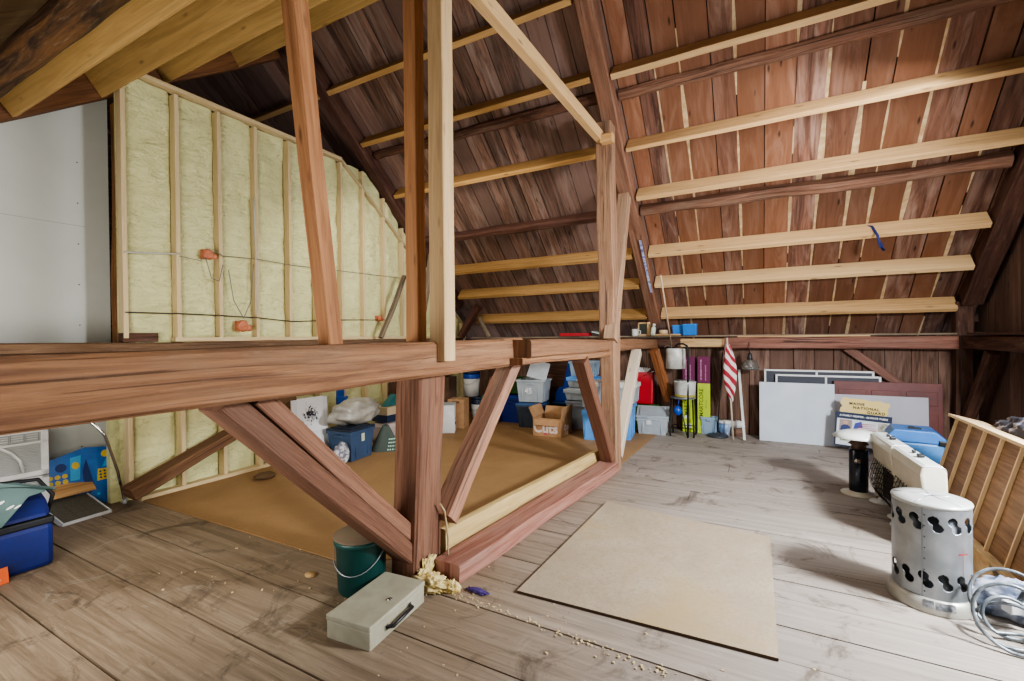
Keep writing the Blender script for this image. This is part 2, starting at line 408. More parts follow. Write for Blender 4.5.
# ---- front slope: gable rafter, joists
a = V((-4.98, RY, zf(RY))) + nf * .115; b = V((-4.98, .2, zf(.2))) + nf * .115
tag(MB().timber(a, b, .14, .235, up=nf, seg=20, jit=.006, tint=(1, .2, 0)).build('gable_rafter', wood('gable_rafter_wood', '5a3a26', '7d5636', '6a4a38', knots=.5)), 'brown rafter over the white board wall with joists hung on it', 'rafter')
jl = ['wide pale joist above the white wall, lowest and nearest the dark log',
      'wide pale joist above the corner where white wall meets foam',
      'wide pale joist of the near roof, third up from the dark log',
      'wide pale joist nearest the ridge, crossed by the leaning orange post']
for k, yj in enumerate((1.27, 1.80, 2.28, 2.98)):
    p = V((0, yj, zf(yj))) + nf * .117
    mb = MB().timber((-4.9, p.y, p.z), (2.3, p.y, p.z), .038, .235, up=nf, seg=20, jit=.002, ch=.003, tint=(1.05 - .05 * (k % 2), .3, 0))
    tag(mb.build('roof_joist', M['joist']), jl[k], 'joist')
p = V((0, 1.42, zf(1.42))) + nf * .16
tag(MB().timber((-4.0, p.y, p.z), (2.3, p.y, p.z), .04, .14, up=nf, seg=12, jit=.002, ch=.003, tint=(1, .6, 0)).build('roof_joist', M['joist']), 'thin ledger board doubled onto the back of the lowest wide joist', 'joist')
p = V((0, 1.02, zf(1.02))) + nf * .1
mb = MB(); n = 30
def logf(u, v):
    x = -5.3 + 7.6 * v; a = 2 * PI * u; r = .078 + .012 * noise.noise(V((x * 2, math.cos(a) * 2, math.sin(a) * 2)))
    return (x, p.y + r * math.cos(a), p.z + r * math.sin(a) * 1.0)
mb.grid(logf, 16, 60)
for f in range(len(mb.f)):
    mb.uv[f] = [(q[0] * .7, q[1] * 7.6) for q in mb.uv[f]]
tag(mb.build('log_purlin', wood('bark_log', '2e2014', '6a4a2c', '4a3520', knots=.3, bump=.8, sx=12)), 'dark round log purlin under the near roof boards', 'log')

# ---- partition wall with studs and spray foam
def ztop(y): return min(3.70, zb(y) - .03)
mb = MB(); NY, NZ = 150, 90
studs = [1.87, 2.28, 2.66, 3.04, 3.44, 3.81, 4.19, 4.56, 4.95, 5.34, 5.73, 6.12, 6.5, 6.9]
def foamx(y, z):
    b = 0
    for s0, s1 in zip(studs, studs[1:]):
        if s0 <= y <= s1:
            t = (y - s0) / (s1 - s0); b = min(1, min(t, 1 - t) * 7); b = math.sqrt(b) if b > 0 else 0
            amp = .02 + .02 * min(1, max(0, (y - 3.2) / 1.2))
            return -4.83 + b * amp + .026 * noise.noise(V((y * 3.3, z * 3, 1))) + .02 * noise.noise(V((y * 9, z * 8, 4))) * b - (.035 if t < .12 + .05 * noise.noise(V((z * 3, s0, 0))) or t > .93 else 0)
    return -4.85
mb.grid(lambda u, v: (foamx(1.78 + 5.35 * u, 0), 0, 0) if False else ((lambda y, z: (foamx(y, z), y, z))(1.85 + 5.28 * u, v * ztop(1.85 + 5.28 * u))), NY, NZ)
mb.box((-4.93, 4.45, .65), (.06, 5.3, 1.3), m=1)
left = struct(mb.build('wall_left', [M['foam'], M['foam']], center=False, loc=(0, 0, 0)))
for s0 in studs:
    x0 = -4.79 + .0
    mb = MB().timber((x0, s0, 1.42), (x0, s0, ztop(s0) - .02), .036, .09, up=(1, 0, 0), seg=8, jit=.001, ch=.002, tint=rt(.95, 1.05))
    mb.build('wall_stud', M['trim'], parent=left)
    MB().timber((x0, s0 + .02, .04), (x0, s0 + .02, 1.25), .036, .09, up=(1, 0, 0), seg=5, jit=.001, ch=.002, tint=rt(.9, 1)).build('wall_stud', M['trim'], parent=left)
MB().timber((-4.79, 1.85, 3.73), (-4.79, 4.2, 3.73), .1, .04, seg=8, jit=.001, ch=.002).build('top_plate', M['trim'], parent=left)
MB().timber((-4.79, 4.2, 3.72), (-4.79, 7.0, zb(7.0) - .03), .1, .03, seg=10, jit=.004, ch=.003, tint=(.75, .2, 0)).build('sloped_plate', M['trim'], parent=left)
MB().timber((-4.79, 2.24, 1.405), (-4.79, 7.0, 1.405), .1, .04, seg=8, jit=.001, ch=.002).build('base_plate', M['trim'], parent=left)
MB().timber((-4.77, 1.95, .02), (-4.77, 7.0, .02), .1, .04, seg=8, jit=.001, ch=.002).build('base_plate', M['trim'], parent=left)
# drywall section nearer the camera
mb = MB()
zz = lambda y: zf(y) + .12
mb.prism([(-.6, .0), (1.97, .0), (1.97, zz(1.97)), (-.6, zz(-.6))], (-5.3, 0, 0), (0, 1, 0), (0, 0, 1), (-.03, 0, 0))
for yy in (-.4, .2, .8, 1.2, 1.75):
    for k in range(9):
        if k * .36 + .1 < zz(yy): mb.lathe([(.006, 0), (.006, .002)], (-5.3, yy, k * .36 + .1), 8, 1, Matrix.Rotation(PI / 2, 3, 'Y'))
mb.box((-5.299, .6, 2.42), (.003, 2.4, .004), m=2)
struct(mb.build('wall_left', [M['drywall'], plain('screw_dark', '5a5a58', .6), plain('seam_grey', 'a4a6a0', .8)], center=False, loc=(0, 0, 0)))
tag(MB().timber((-5.02, 1.96, 0), (-5.02, 1.96, 3.50), .12, .14, up=(1, 0, 0), seg=16, jit=.008, tint=(1, 0, 0)).build('corner_post', wood('corner_post_wood', '6a4526', '8f6236', '5a3c24', knots=.5, bump=.5)), 'rough brown post between the white wall and the foam wall', 'post')
tag(MB().timber((-4.86, .0, 1.315), (-4.86, 6.9, 1.325), .26, .13, seg=24, jit=.008).build('wall_girt', wood('girt_wood', '584232', '7b6048', '6a5544', knots=.4, bump=.5)), 'dark horizontal girt running along the foam wall behind the tie beam', 'beam')
tag(MB().box((-4.8, 1.98, 1.425), (.1, .26, .08)).build('wood_block', M['olddark'], bevel=.003), 'short brown wood block lying on the girt at the foam wall', 'block')

# ---- back wall (low) and wall plate
mb = MB(); x = -5.0
while x < 2.3:
    w = rnd.uniform(.19, .3); mb.box((x + w / 2, 7.17, .62), (w - rnd.uniform(.004, .012), .025, 1.28), tint=(rnd.uniform(.75, 1.1), rnd.random() * .8, 0)); x += w
mb.box((-1.35, 7.22, .65), (7.4, .03, 1.3), m=1)
struct(mb.build('wall_back', [M['wallboard'], M['dark']], center=False, loc=(0, 0, 0)))
tag(MB().timber((-.42, 7.05, 1.285), (2.0, 7.05, 1.285), .2, .15, seg=16, jit=.005, tint=(1.05, .6, 0)).build('wall_plate', wood('plate_wood', '6a4438', '8d6455', '7a6258', knots=.4, bump=.4)), 'reddish brown wall plate beam above the leaning panels', 'beam')
tag(MB().timber((-4.7, 7.05, 1.285), (-.98, 7.05, 1.285), .2, .15, seg=20, jit=.008).build('wall_plate', M['olddark']), 'dark wall plate beam behind the storage boxes', 'beam')
tag(MB().timber((-.985, 6.99, 1.285), (-.415, 6.99, 1.285), .1, .115, seg=5, jit=.004, tint=(.95, 0, 0)).build('patch_timber', M['pale']), 'short pale replacement timber spliced into the wall plate', 'beam')
tag(MB().timber((-4.6, 7.2, 1.385), (2.2, 7.2, 1.385), .45, .022, seg=10, jit=.002, ch=.002, tint=(.7, 0, 0)).build('plate_shelf_board', M['greywood']), 'long weathered board lying flat along the top of the wall plate', 'board')
tag(MB().timber((-.25, 6.985, 1.372), (1.2, 6.985, 1.372), .04, .02, seg=6, jit=.001, ch=.002).build('wood_strip', M['pale']), 'thin pale wood strip lying along the edge of the wall plate', 'board')
tag(MB().timber((.98, 7.1, 1.22), (1.62, 7.1, .68), .06, .1, up=(0, 0, 1), seg=5).build('wall_brace', wood('brace_brown', '6a4a40', '8a6558', '705a50')), 'diagonal brown brace on the back wall above the panel door', 'brace')
tag(MB().timber((2.06, 7.05, 0), (2.06, 7.05, 1.75), .16, .16, up=(0, 1, 0), seg=8).build('corner_post', M['olddark']), 'dark corner post where the back wall meets the right gable', 'post')

mb = MB(); mb.box((-9.65, 3.2, 2.6), (.04, 8.6, 5.2)); struct(mb.build('wall_far_left', M['wallboard'], center=False, loc=(0, 0, 0)))
# ---- right gable wall with a window outside the frame
mb = MB(); y = -1.3
while y < 7.2:
    w = rnd.uniform(.18, .28); yc = y + w / 2; zt = min(zb(yc, .16), zf(yc, .26)); t = (rnd.uniform(.7, 1.1), rnd.random() * .9, 0)
    if 2.0 < yc < 4.4:
        mb.box((2.24, yc, .45), (.025, w - .006, .9), tint=t); mb.box((2.24, yc, (2.2 + zt) / 2), (.025, w - .006, zt - 2.2), tint=t)
    else: mb.box((2.24, yc, zt / 2), (.025, w - .008, zt), tint=t)
    y += w
mb.box((2.28, 5.9, 1.7), (.02, 2.8, 3.4), m=1)
struct(mb.build('wall_right', [M['wallboard'], M['dark']], center=False, loc=(0, 0, 0)))
mb = MB()
for yy in (2.02, 3.2, 4.38): mb.box((2.22, yy, 1.55), (.06, .05, 1.34))
for zz_ in (.91, 1.55, 2.19): mb.box((2.22, 3.2, zz_), (.06, 2.4, .05))
win = struct(mb.build('window_1', plain('window_white', 'd8d8d4', .5), center=False, loc=(0, 0, 0)))
MB().box((2.23, 3.2, 1.55), (.006, 2.3, 1.24)).build('pane', plain('sky_glass', 'f4f8ff', .1, emit=2.0), parent=win)
tag(MB().timber((2.12, 5.0, 1.29), (2.12, 6.95, 1.29), .18, .15, seg=8, tint=(1.1, 0, 0)).build('gable_girt', M['olddark']), 'dark horizontal girt on the right gable wall', 'beam')
tag(MB().timber((2.1, 5.3, 1.385), (2.1, 6.75, 1.385), .2, .02, seg=5, jit=.001, ch=.002).build('girt_board', M['olddark']), 'flat board lying on the girt at the right gable', 'board')
tag(MB().timber((2.1, 6.42, 1.2), (2.06, 6.98, .35), .1, .1, up=(0, 0, 1), seg=6).build('wall_brace', M['olddark']), 'dark diagonal brace below the girt in the right far corner', 'brace')

# ------------------------------------------------------------------ timber truss standing across the room
mb = MB(); s1 = mb.timber((-1.7, -.4, 1.265), (-1.63, 3.02, 1.29), .2, .19, seg=30, jit=.007, ch=.014, tint=(1.05, .2, 0))
for (yy, zz_) in ((.55, 1.30), (.82, 1.22), (1.3, 1.34), (1.62, 1.32), (1.74, 1.24)):
    mb.lathe([(.012, 0), (.01, .006)], (-1.595, yy, zz_), 8, 1, Matrix.Rotation(PI / 2, 3, 'Y'))
tag(mb.build('tie_beam', [M['old'], M['dark']]), 'long thick hewn tie beam crossing the room at eye height', 'beam')
tag(MB().timber((-1.475, 2.86, 1.315), (-1.38, 7.0, 1.275), .17, .125, seg=30, jit=.007, ch=.014, tint=(1, .5, 0)).build('tie_beam', M['old']), 'reddish far length of tie beam reaching the back wall plate', 'beam')
tag(MB().timber((-1.5, 2.80, 1.225), (-1.39, 4.9, 1.215), .15, .05, seg=14, jit=.004, ch=.008, tint=(1.1, .1, 0)).build('splice_board', M['old']), 'lighter flat timber spliced under the far tie beam', 'board')
tag(MB().timber((-1.80, 2.11, 0), (-1.76, 2.13, 1.19), .24, .18, up=(1, 0, 0), seg=14, jit=.006, ch=.014, tint=(.95, .4, 0)).build('main_post', M['oldred']), 'near reddish hewn post under the tie beam with foam at its foot', 'post')
tag(MB().timber((-1.355, 4.70, 0), (-1.40, 4.70, 3.60), .2, .16, up=(1, 0, 0), seg=26, jit=.006, ch=.012, tint=(1, 0, 0)).build('main_post', wood('tall_post_wood', '7a5844', 'a07e62', '8c7460', alt='9a6a52', knots=.4, bump=.5)), 'tall hewn post rising through the far tie beam to the middle rafter', 'post')
# diagonal braces
mb = MB(); mb.timber((-1.80, 1.125, 1.17), (-1.80, 2.03, .262), .13, .078, up=(0, .6, .8), seg=12, jit=.004, ch=.006, tint=(1.15, .5, 0))
mb.timber((-1.80, .985, 1.17), (-1.80, 2.03, .14), .145, .092, up=(0, .6, .8), seg=12, jit=.004, ch=.01, tint=(.85, .6, 0))
mb.timber((-1.81, 1.06, 1.17), (-1.81, 2.0, .215), .09, .05, up=(0, .6, .8), seg=4, jit=.001, ch=.004, m=1)
tag(mb.build('knee_brace', [M['oldred'], M['dark']]), 'big split reddish knee brace from tie beam down to the near post', 'brace')
tag(MB().timber((-1.68, 3.10, 1.2), (-1.70, 2.24, .30), .15, .11, up=(0, 0, 1), seg=12, jit=.006, ch=.01, tint=(1, .2, 0)).build('knee_brace', wood('brace_greyred', '8a5a48', 'b08268', '7c7062', alt='8c7a68', knots=.4, bump=.5)), 'grey and red knee brace on the far side of the near post', 'brace')
tag(MB().timber((-1.42, 3.92, 1.19), (-1.37, 4.6, .14), .13, .1, up=(0, 0, 1), seg=10, jit=.004, ch=.01, tint=(.95, .9, 0)).build('knee_brace', M['oldred']), 'dark red knee brace leaning to the tall post from the left', 'brace')
tag(MB().timber((-1.34, 5.75, 1.2), (-1.34, 4.8, .12), .12, .1, up=(0, 0, 1), seg=10, jit=.006, ch=.01, tint=(1.15, 1, 0)).build('knee_brace', M['greywood']), 'whitish weathered knee brace leaning to the tall post from the right', 'brace')
tag(MB().timber((-1.30, 6.64, 1.2), (-1.16, 6.98, .45), .12, .1, up=(0, 0, 1), seg=8, jit=.004, ch=.01).build('knee_brace', wood('brace_orange', '7a4a2c', 'a56c44', '6a4a34')), 'short orange-brown brace at the back wall beside the plant stand', 'brace')
tag(MB().timber((-1.33, 4.60, 1.35), (-1.36, 5.32, 3.02), .12, .13, up=(0, 1, 0), seg=10, jit=.004, ch=.006, tint=(1.02, .2, 0)).build('leaning_strut', wood('strut_wood', '84705a', 'a9947a', '7b5b48', alt='a86a50', knots=.4, bump=.35)), 'grey strut leaning beside the tall post up to the rafter', 'brace')
# sill and strip
tag(MB().timber((-1.59, 2.12, .05), (-1.36, 4.62, .055), .2, .11, seg=16, jit=.005, ch=.01, tint=(1, .3, 0)).build('sill_timber', wood('sill_wood', '7a5444', 'a08070', '8f8478', alt='9c5a50', knots=.3, bump=.4)), 'low floor sill timber between the two posts', 'sill')
tag(MB().timber((-1.73, 2.28, .11), (-1.50, 4.66, .10), .05, .2, seg=10, jit=.003, ch=.004, tint=(.98, .2, 0)).build('edge_board', wood('cream_board', 'b59a66', 'c9b07c', 'a98f5c', knots=.3, stain=.3)), 'long yellowish board on edge along the floor sill', 'board')
# uprights on the tie beam
tag(MB().timber((-1.7, 1.245, 3.02), (-1.7, 1.43, 1.365), .075, .08, up=(0, 1, 0), seg=12, jit=.003, ch=.006, tint=(.95, .1, 0)).build('leaning_post', M['orange']), 'orange-brown post leaning left on top of the tie beam', 'post')
tag(MB().timber((-1.72, 2.04, 1.37), (-1.72, 2.04, 3.62), .085, .08, up=(0, 1, 0), seg=12, jit=.002, ch=.004, tint=(1.05, .3, 0)).build('upright_stud', M['orange']), 'orange upright stud standing on top of the tie beam', 'post')
tag(MB().timber((-1.55, 2.06, 1.27), (-1.55, 2.07, 3.62), .1, .1, up=(0, 1, 0), seg=12, jit=.002, ch=.004, tint=(1, .3, 0)).build('upright_stud', M['pale']), 'pale upright stud notched over the near face of the tie beam', 'post')
tag(MB().timber((-1.47, 1.78, 3.44), (-1.42, 4.66, 3.44), .07, .11, up=(0, 0, 1), seg=12, jit=.002, ch=.004, tint=(1.0, .3, 0)).build('collar_board', M['pine']), 'pale collar board running from the near roof to the tall post', 'board')
tag(MB().timber((-1.40, 4.56, 3.40), (-1.28, 4.56, 3.40), .1, .09, seg=2, jit=.001).build('wood_block', M['pine']), 'small square wood block nailed at the top of the tall post', 'block')
# struts by the foam wall
def strut(p0, p1, w, h, label, mat='olddark', t=(1.3, .3, 0)):
    tag(MB().timber(p0, p1, w, h, up=(1, 0, 0), seg=8, jit=.006, ch=.012, tint=t).build('wall_strut', M[mat]), label, 'brace')
strut((-4.64, 1.82, .12), (-4.64, 3.35, .72), .1, .19, 'broad brown brace crossing low in front of the foam wall', 'old', (.62, .2, 0))
strut((-4.55, 4.66, 1.40), (-4.55, 5.14, 2.30), .05, .08, 'thin dark strut leaning on the foam wall above the girt', 'greywood', (.55, 0, 0))
strut((-4.5, 5.42, 1.40), (-4.5, 5.72, 2.70), .08, .08, 'dark strut seen between the two upright studs', 'greywood', (.6, .3, 0))
strut((-4.66, 6.72, 1.40), (-4.35, 6.84, 1.95), .14, .1, 'thick short log strut in the far left corner', 'olddark', (1.5, .6, 0))
strut((-4.18, 6.9, 1.40), (-4.36, 6.86, 1.75), .06, .06, 'thin grey strut in the far left corner', 'greywood', (.8, 0, 0))
strut((-4.68, 5.02, .04), (-4.68, 5.02, 1.24), .12, .1, 'dark upright behind the trash bag at the foam wall', 'olddark', (1.2, 0, 0))

# ------------------------------------------------------------------ floor sheets
mb = MB(); mb.prism([(-4.72, 1.96), (-2.3, 1.99), (-1.92, 2.24), (-1.76, 2.3), (-1.60, 4.7), (-1.32, 4.85), (-1.26, 6.6), (-4.72, 6.95)], (0, 0, 0), (1, 0, 0), (0, 1, 0), (0, 0, .007))
tag(mb.build('hardboard_flooring', M['hardboard']), 'brown hardboard sheet covering the floor between truss and foam wall', 'flooring')
mb = MB(); mb.prism([(-1.165, 2.19), (.07, 2.24), (.065, 3.57), (-1.12, 3.72)], (0, 0, .002), (1, 0, 0), (0, 1, 0), (0, 0, .014)); mb.m = [0, 0] + [1] * 4
tag(mb.build('pressed_board_sheet', [M['osb'], plain('sheet_edge', '4a3828', .9)]), 'tan pressed board sheet lying on the planks in the middle of the aisle', 'board')

# ------------------------------------------------------------------ wires and orange clips on the foam
def wire(pts, r, label, mat, cat='cable', name='electrical_cable'):
    P = []
    for a, b in zip(pts, pts[1:]):
        a, b = V(a), V(b)
        for k in range(8): P.append(a.lerp(b, k / 8))
    P.append(V(pts[-1])); return tag(MB().tube(P, r, 6).build(name, mat), label, cat)
blk = plain('cable_black', '2a2a2a', .5); wht = plain('cable_white', 'b8b8b0', .5); gryc = plain('cable_grey', '6f6f68', .5)
wire([(-4.73, 1.86, 2.15), (-4.72, 2.05, 2.17), (-4.73, 2.28, 2.20)], .008, 'white cable strung between the first two studs of the foam wall', wht)
wire([(-4.73, 2.28, 2.18), (-4.72, 2.45, 2.16), (-4.72, 2.6, 2.28), (-4.73, 2.66, 2.24), (-4.73, 3.04, 2.26), (-4.73, 3.44, 2.25), (-4.73, 4.2, 2.27), (-4.73, 5.34, 2.3)], .004, 'thin grey cable crossing the upper part of the foam wall', gryc)
wire([(-4.73, 1.86, 1.64), (-4.73, 2.3, 1.645), (-4.73, 2.66, 1.64), (-4.73, 3.04, 1.63), (-4.73, 3.44, 1.60), (-4.73, 4.2, 1.64), (-4.73, 4.95, 1.66)], .006, 'black cable crossing the foam wall just above the girt', blk)
wire([(-4.72, 2.5, 2.2), (-4.71, 2.55, 2.0), (-4.71, 2.62, 1.98), (-4.71, 2.66, 2.15)], .004, 'loop of grey cable drooping under the upper orange box', gryc)
wire([(-4.72, 2.72, 2.1), (-4.71, 2.76, 1.8), (-4.71, 2.86, 1.62), (-4.71, 2.94, 1.8), (-4.72, 2.98, 2.2)], .004, 'grey cable hanging in a loop to the lower orange box', gryc)
wire([(-4.73, 3.0, 2.9), (-4.725, 3.01, 2.3), (-4.725, 3.0, 1.66)], .007, 'white cable running down beside the fourth stud', wht)
orm = plain('orange_box', 'c07a58', .6, c2='a85a3c', ns=40)
for (y, z, s, lab) in ((2.53, 2.235, .055, 'orange foam-splashed outlet box beside the second stud of the foam wall'), (2.86, 1.54, .065, 'orange outlet box low on the foam wall above the girt'), (4.82, 1.68, .045, 'small orange outlet box between the studs far along the foam wall')):
    mb = MB()
    mb.box((-4.76, y, z), (.05, s * 1.6, s * 1.6)); mb.lathe([(s * .3, 0), (s, .012), (s * .8, .03), (s * .2, .036)], (-4.74, y, z), 9, 0, Matrix.Rotation(PI / 2, 3, 'Y'), smooth=False)
    mb.lathe([(s * .3, 0), (s * .6, .012), (s * .3, .03)], (-4.735, y + s, z - s * .3), 8, 0, Matrix.Rotation(PI / 2, 3, 'Y'), smooth=False)
    tag(mb.build('outlet_box', orm, bevel=.003), lab, 'outlet box')
# ------------------------------------------------------------------ shared object materials
P_ = plain
white = P_('white_plastic', 'd6d7d2', .4, amt=.3); offw = P_('offwhite_metal', 'd3d1c6', .35, c2='c2bfb2')
black = P_('black_plastic', '1c1c1e', .4); chrome = P_('chrome', 'd8d8d8', .15, 1)
clear = P_('clear_plastic', 'c4ccd0', .35, trans=.35, c2='b4bec4'); clearb = P_('clear_blue_plastic', '9fb8cc', .35, trans=.25)
greyb = P_('grey_plastic', '8d9299', .5); dkblue = P_('dark_blue_plastic', '1f2f4a', .4); blue = P_('blue_plastic', '1f4fae', .35, c2='173f96')
ltblue = P_('light_blue_plastic', '5f9ad8', .4, c2='4f8ac8'); card = P_('cardboard', 'b08a64', .85, c2='a07a56', ns=9)
steel = P_('galvanised_steel', 'a4a8ac', .38, .7, c2='8c9296', ns=8); redp = P_('red_plastic', 'b01e2c', .4)
ink = P_('print_ink', '18181c', .7); navy = P_('navy_print', '27324c', .7); yel = P_('yellow_print', 'e2c34c', .7)
pap = P_('white_paper', 'dcdcdc', .8, amt=.2); lime = P_('lime_print', 'b5cc2e', .6); purp = P_('purple_print', '6a1f4a', .6)

def tote(name, label, loc, w, d, h, body, lid=None, rot=0, taper=.86, group=None, tilt=0, handles=True, cat='storage box', open_=True):
    t = thing(name, label, cat, loc, (0, 0, rot), group)
    mb = MB(); e = .006
    def ring(z, k): return [V((sx * w / 2 * k, sy * d / 2 * k, z)) for sx, sy in ((-1, -1), (1, -1), (1, 1), (-1, 1))]
    lo, hi = ring(0, taper), ring(h, 1); li, hin = ring(.01, taper * .97), ring(h, .965)
    k = 0; mb.v = lo + hi + li + hin
    for i in range(4):
        j = (i + 1) % 4
        mb.face((i, j, 4 + j, 4 + i)); mb.face((8 + j, 8 + i, 12 + i, 12 + j)); mb.face((4 + i, 4 + j, 12 + j, 12 + i))
    mb.face((3, 2, 1, 0)); mb.face((8, 9, 10, 11))
    for sx in (-1, 1):
        for q in (-.25, .25): mb.box((sx * w * .5 * (taper + 1) / 2, q * d, h * .5), (.012, .02, h * .8))
    for sy in (-1, 1):
        for q in (-.3, .3): mb.box((q * w, sy * d * .5 * (taper + 1) / 2, h * .5), (.02, .012, h * .8))
    mb.build('body', body, parent=t, loc=(0, 0, 0), bevel=.008)
    r = MB()
    for sx in (-1, 1): r.box((sx * w * .505, 0, h - .015), (.022, d * 1.03, .03))
    for sy in (-1, 1): r.box((0, sy * d * .505, h - .015), (w * 1.03, .022, .03))
    r.build('rim', body if lid is None else lid if lid in (white, ltblue) else body, parent=t, loc=(0, 0, 0), bevel=.004)
    if lid is not None:
        l = MB(); l.box((0, 0, .012), (w * 1.06, d * 1.06, .024)); l.box((0, 0, .03), (w * .86, d * .82, .016))
        l.build('lid', lid, parent=t, loc=(0, 0, h), rot=(tilt, 0, 0), bevel=.006)
    if handles:
        hm = MB()
        for sy in (-1,): hm.box((0, sy * (d * .5 + .008), h * .84), (w * .28, .022, .03))
        hm.build('handle', body, parent=t, loc=(0, 0, 0), bevel=.005)
    return t

# ------------------------------------------------------------------ round convection heater
t = thing('convection_heater', 'round silver propane convection heater with S-shaped slots standing on the aisle floor', 'heater', (.79, 3.14, 0))
R0 = .156; H0 = .53
mb = MB(); n = 150; rows = 60
def inslot(a, z):
    for zc, cnt, ph in ((.445, 13, 0), (.16, 13, .5)):
        k = (a / (2 * PI) * cnt + ph) % 1 - .5; dx = k * 2 * PI * R0 / cnt; dz = z - zc
        if abs(dz) < .05:
            for c in ((-.009, .019, .021), (.009, -.019, .021)):
                if (dx - c[0]) ** 2 + (dz - c[1]) ** 2 < c[2] ** 2: return True
            if abs(dx + dz * .35) < .014 and abs(dz) < .02: return True
    return False
k0 = len(mb.v)
n = 420; rows = 130
for j in range(rows + 1):
    for i in range(n):
        a = 2 * PI * i / n; z = .055 + (H0 - .055) * j / rows; mb.v.append(V((R0 * math.cos(a), R0 * math.sin(a), z)))
for j in range(rows):
    for i in range(n):
        a = 2 * PI * (i + .5) / n; z = .055 + (H0 - .055) * (j + .5) / rows
        if inslot(a, z): continue
        A = j * n + i; B = j * n + (i + 1) % n; mb.face((A, B, B + n, A + n), None, (1, 0, 0), 0, True)
mb.build('outer_drum', steel, parent=t, loc=(0, 0, 0), solid=.003)
MB().lathe([(.112, .05), (.112, .5)], (0, 0, 0), 32).build('inner_chamber', P_('dark_steel', '6c7076', .4, .8), parent=t, loc=(0, 0, 0))
MB().lathe([(.178, 0), (.18, .006), (.174, .035), (.164, .07), (.158, .07)], (0, 0, 0), 48).build('base_ring', P_('base_metal', 'b4b2a8', .4, .3), parent=t, loc=(0, 0, 0))
mb = MB().lathe([(.159, H0 - .01), (.162, H0), (.160, H0 + .006), (.1, H0 + .014), (.0, H0 + .018)], (0, 0, 0), 48)
lidh = mb.build('top_plate', P_('heater_top', 'b8bab6', .35, .2), parent=t, loc=(0, 0, 0))
mb = MB()
for q in range(5):
    a = q * PI * 2 / 5 + .3; mb.tube([(0, 0, H0 + .019), (.15 * math.cos(a), .15 * math.sin(a), H0 + .009)], .0025, 6)
mb.build('rib', steel, parent=lidh, loc=(0, 0, 0))
def curved(parent, name, a0, a1, z0, z1, r, mat):
    m_ = MB(); m_.grid(lambda u, v: (r * math.cos(a0 + (a1 - a0) * u), r * math.sin(a0 + (a1 - a0) * u), z0 + (z1 - z0) * v), 10, 1)
    return m_.build(name, mat, parent=parent, loc=(0, 0, 0))
for a0, a1 in ((-1.98, -1.74), (-1.70, -1.25)):
    mb = MB(); mb.grid(lambda u, v: ((.1765 - .010 * v) * math.cos(a0 + (a1 - a0) * u), (.1765 - .010 * v) * math.sin(a0 + (a1 - a0) * u), .031 + .033 * v), 12, 1)
    mb.build('rating_label', P_('label_grey', '4c4f52', .6, c2='8a8c8e', ns=60), parent=t, loc=(0, 0, 0))
curved(t, 'seam_strip', -2.03, -2.0, .07, H0 - .01, R0 + .003, P_('seam', '8d9296', .4, .6))
curved(t, 'red_mark', -1.12, -.80, .305, .312, R0 + .003, P_('red_print', '9c3a3a', .6)); curved(t, 'red_mark', -.97, -.955, .2, .34, R0 + .003, P_('red_print2', '9c5a5a', .6))
mb = MB()
for q in range(8): MB().lathe([(.004, 0), (.003, .004)], ((R0 + .001) * math.cos(-1.96), (R0 + .001) * math.sin(-1.96), .1 + q * .055), 6, 0, Matrix.Rotation(PI / 2, 3, 'X')).build('rivet', P_('rivet_dark', '4a4c50', .4, .6) if q == 0 else bpy.data.materials['rivet_dark'], parent=t, loc=(0, 0, 0))

